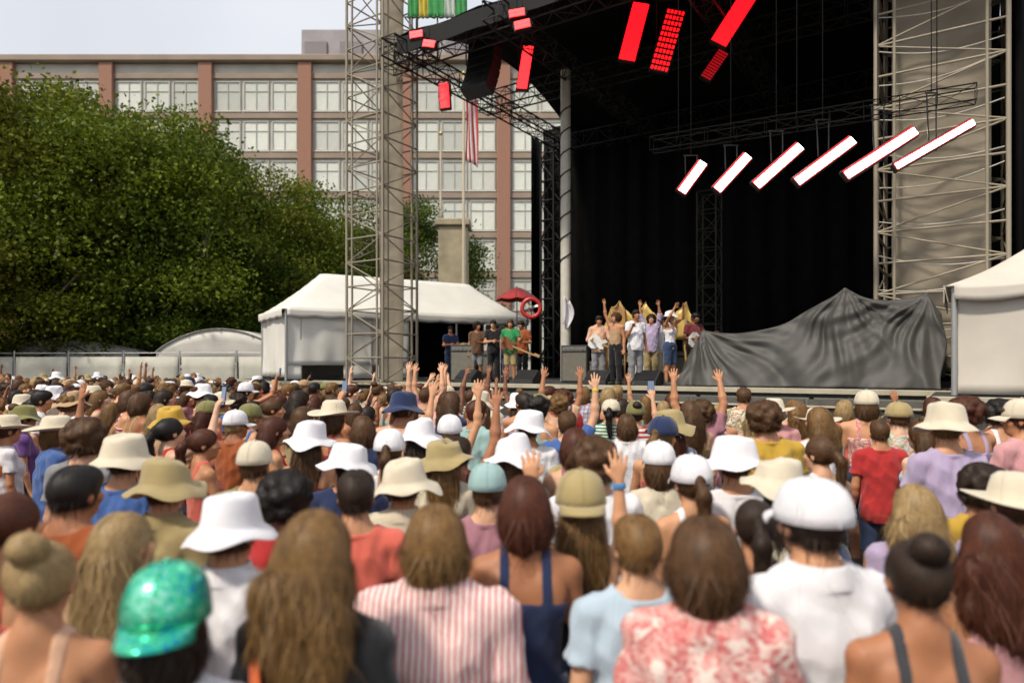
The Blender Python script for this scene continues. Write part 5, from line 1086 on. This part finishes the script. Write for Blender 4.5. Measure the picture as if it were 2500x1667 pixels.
for (x, y) in rest:
    if abs(x) > .92 * y + 1.0: continue
    key = g2.choices([('down', True), ('down', False), ('raise', False), ('both', True)], [.48, .46, .045, .015])[0]; (bV, bT), (tV, tT), Hm = LB[key]; sc = g2.gauss(.975, .045); yw = math.atan2(-(3.5 - x), 17 - y) + g2.gauss(0, .3); cs, sn = math.cos(yw), math.sin(yw)
    hv = hbV @ Hm[:3, :3].T + Hm[:3, 3]; items = [(bV, bT, g2.choice(skc)), (tV, tT, g2.choice(fbc)), (hv, hbT, g2.choice(hrc))]
    if g2.random() < .26: items.append((bkV @ Hm[:3, :3].T + Hm[:3, 3], bkT, g2.choice([(.74, .73, .76), (.62, .55, .42), (.36, .28, .13)])))
    for V, T, c in items:
        q = V * sc; q = np.stack([q[:, 0] * cs - q[:, 1] * sn + x, q[:, 0] * sn + q[:, 1] * cs + y, q[:, 2]], 1); VV.append(q); TT.append(T + off); CC.append(np.tile(np.array([*c, 1], np.float32), (len(q), 1))); off += len(q)
cm = mesh_np('crowd', np.concatenate(VV), np.concatenate(TT), True, cellmat('crowd_cloth_and_skin')); ca_ = cm.attributes.new('tint', 'FLOAT_COLOR', 'POINT'); ca_.data.foreach_set('color', np.concatenate(CC).ravel())
tag(link('crowd', cm), 'distant crowd of people reaching back to the fence and stage', 'crowd', kind='stuff')
print('CROWD', len(placed), len(indiv), len(rest), len(cm.polygons))

# ---- performers and crew on stage, facing the crowd
def onstage(px, Y, yaw, label, **k):
    c = P(px, 895, Y); a = dict(pose='down', fem=False, skin=2, top='tee', topc='black', hair='short', hairc='dark', hat=None, hatc=None); ht = k.pop('ht', 1.75); a.update(k)
    return person(c.x, c.y, DECK + .002, ht, yaw, label=label, group='people on the stage', eyes=True, **a)
def guitar(px, Y, yaw, label, mc):
    c = P(px, 895, Y); t = thing('electric_guitar', (c.x, c.y, DECK + 1.0), label, 'guitar'); M = LT(c.x, c.y, DECK + 1.06) @ Matrix.Rotation(R(yaw), 4, 'Z') @ LT(.02, .17, 0) @ Matrix.Rotation(R(-22), 4, 'Y')
    out_ = [(.0, -.15), (.1, -.19), (.2, -.16), (.25, -.1), (.31, -.13), (.4, -.1), (.38, -.04), (.33, -.03), (.33, .03), (.38, .05), (.44, .12), (.36, .15), (.27, .1), (.2, .15), (.1, .19), (.0, .16), (-.05, 0)]; out_ = [(-(x - .2), z) for x, z in out_]; n = len(out_)
    MB().add([(x, -.02, z) for x, z in out_] + [(x, .02, z) for x, z in out_], [tuple(range(n)), tuple(range(2 * n - 1, n - 1, -1))] + [((i + 1) % n, i, i + n, (i + 1) % n + n) for i in range(n)]).build('body', mc, t, matrix=M)
    MB().box((-.47, .02, 0), (.66, .025, .05), bev=.006).build('neck', mat('maple', (.4, .24, .1), .4), t, matrix=M); MB().box((-.87, .02, .02), (.17, .018, .085), bev=.01).build('headstock', mat('maple', (.4, .24, .1), .4), t, matrix=M)
KH, BK, WT, GR = FAB['khaki'], FAB['black'], FAB['cream'], FAB['grey']
onstage(1503, 16.9, 140, 'performer in a tan tank top with one arm up at the left of the group', pose='raise', top='tank', topc='tan', hair='curly', hairc='brown', botc=BK); onstage(1552, 16.5, 195, 'performer in a white T-shirt holding a microphone', pose='mic', topc='white', skin=3, ht=1.8, botc=GR)
onstage(1590, 17.4, 165, 'performer in a lavender collared shirt with both arms up', pose='both', top='shirt', topc='lavender', hair='curly', skin=2, botc=KH); onstage(1636, 16.3, 215, 'performer in a white tank top and white bucket hat', pose='clap', top='tank', topc='white', hat='bucket', hatc='white', fem=True, hair='long', bottom=1, botc=DENIM)
onstage(1694, 16.7, 200, 'performer in a maroon T-shirt playing a guitar beside the tarpaulin', pose='guitar', topc='maroon', skin=4, hair='short', hairc='black', botc=BK); guitar(1694, 16.7, 200, 'white electric guitar at the right of the group', m_wht)
onstage(1462, 17.6, 168, 'musician in a peach collared shirt playing a guitar left of the gold canopy', pose='guitar', top='shirt', topc='peach', skin=2, botc=GR); guitar(1462, 17.6, 168, 'pale electric guitar at the left of the group', m_wht)
onstage(1612, 17.7, 230, 'performer in a white collared shirt turned aside behind the group', pose='look', top='shirt', topc='white', skin=1, hair='long', fem=False, botc=WT)
onstage(1246, 18.9, 165, 'musician in a green T-shirt playing a brown guitar left of stage', pose='guitar', topc='green', skin=2, hair='bob', hairc='brown', bottom=1, botc=KH); guitar(1246, 18.9, 165, 'brown electric guitar of the green shirted musician', mat('guitar_brown', (.2, .07, .02), .3))
onstage(1275, 19.6, 150, 'musician in a rust T-shirt beside the green shirt', pose='drum', topc='rust', skin=3, botc=BK); onstage(1205, 19.4, 190, 'crew member in a black T-shirt with folded arms left of the green shirt', pose='fold', topc='black', skin=1, botc=BK); onstage(1165, 20.3, 175, 'crew member in a brown T-shirt at the tent edge', pose='look', topc='brown', skin=3, hair='curly', bottom=1, botc=GR)
onstage(1225, 22.4, 170, 'crew member in a charcoal T-shirt behind under the tent', topc='charcoal', skin=1, hat='cap', hatc='black'); onstage(1100, 22.3, 200, 'crew member in a navy T-shirt under the open tent', topc='navy', skin=2, pose='fold')
onstage(1560, 21.7, 180, 'drummer in a cream T-shirt behind the drum kit under the gold canopies', pose='drum', topc='cream', skin=1)

bpy.data.scenes.remove(TMP)
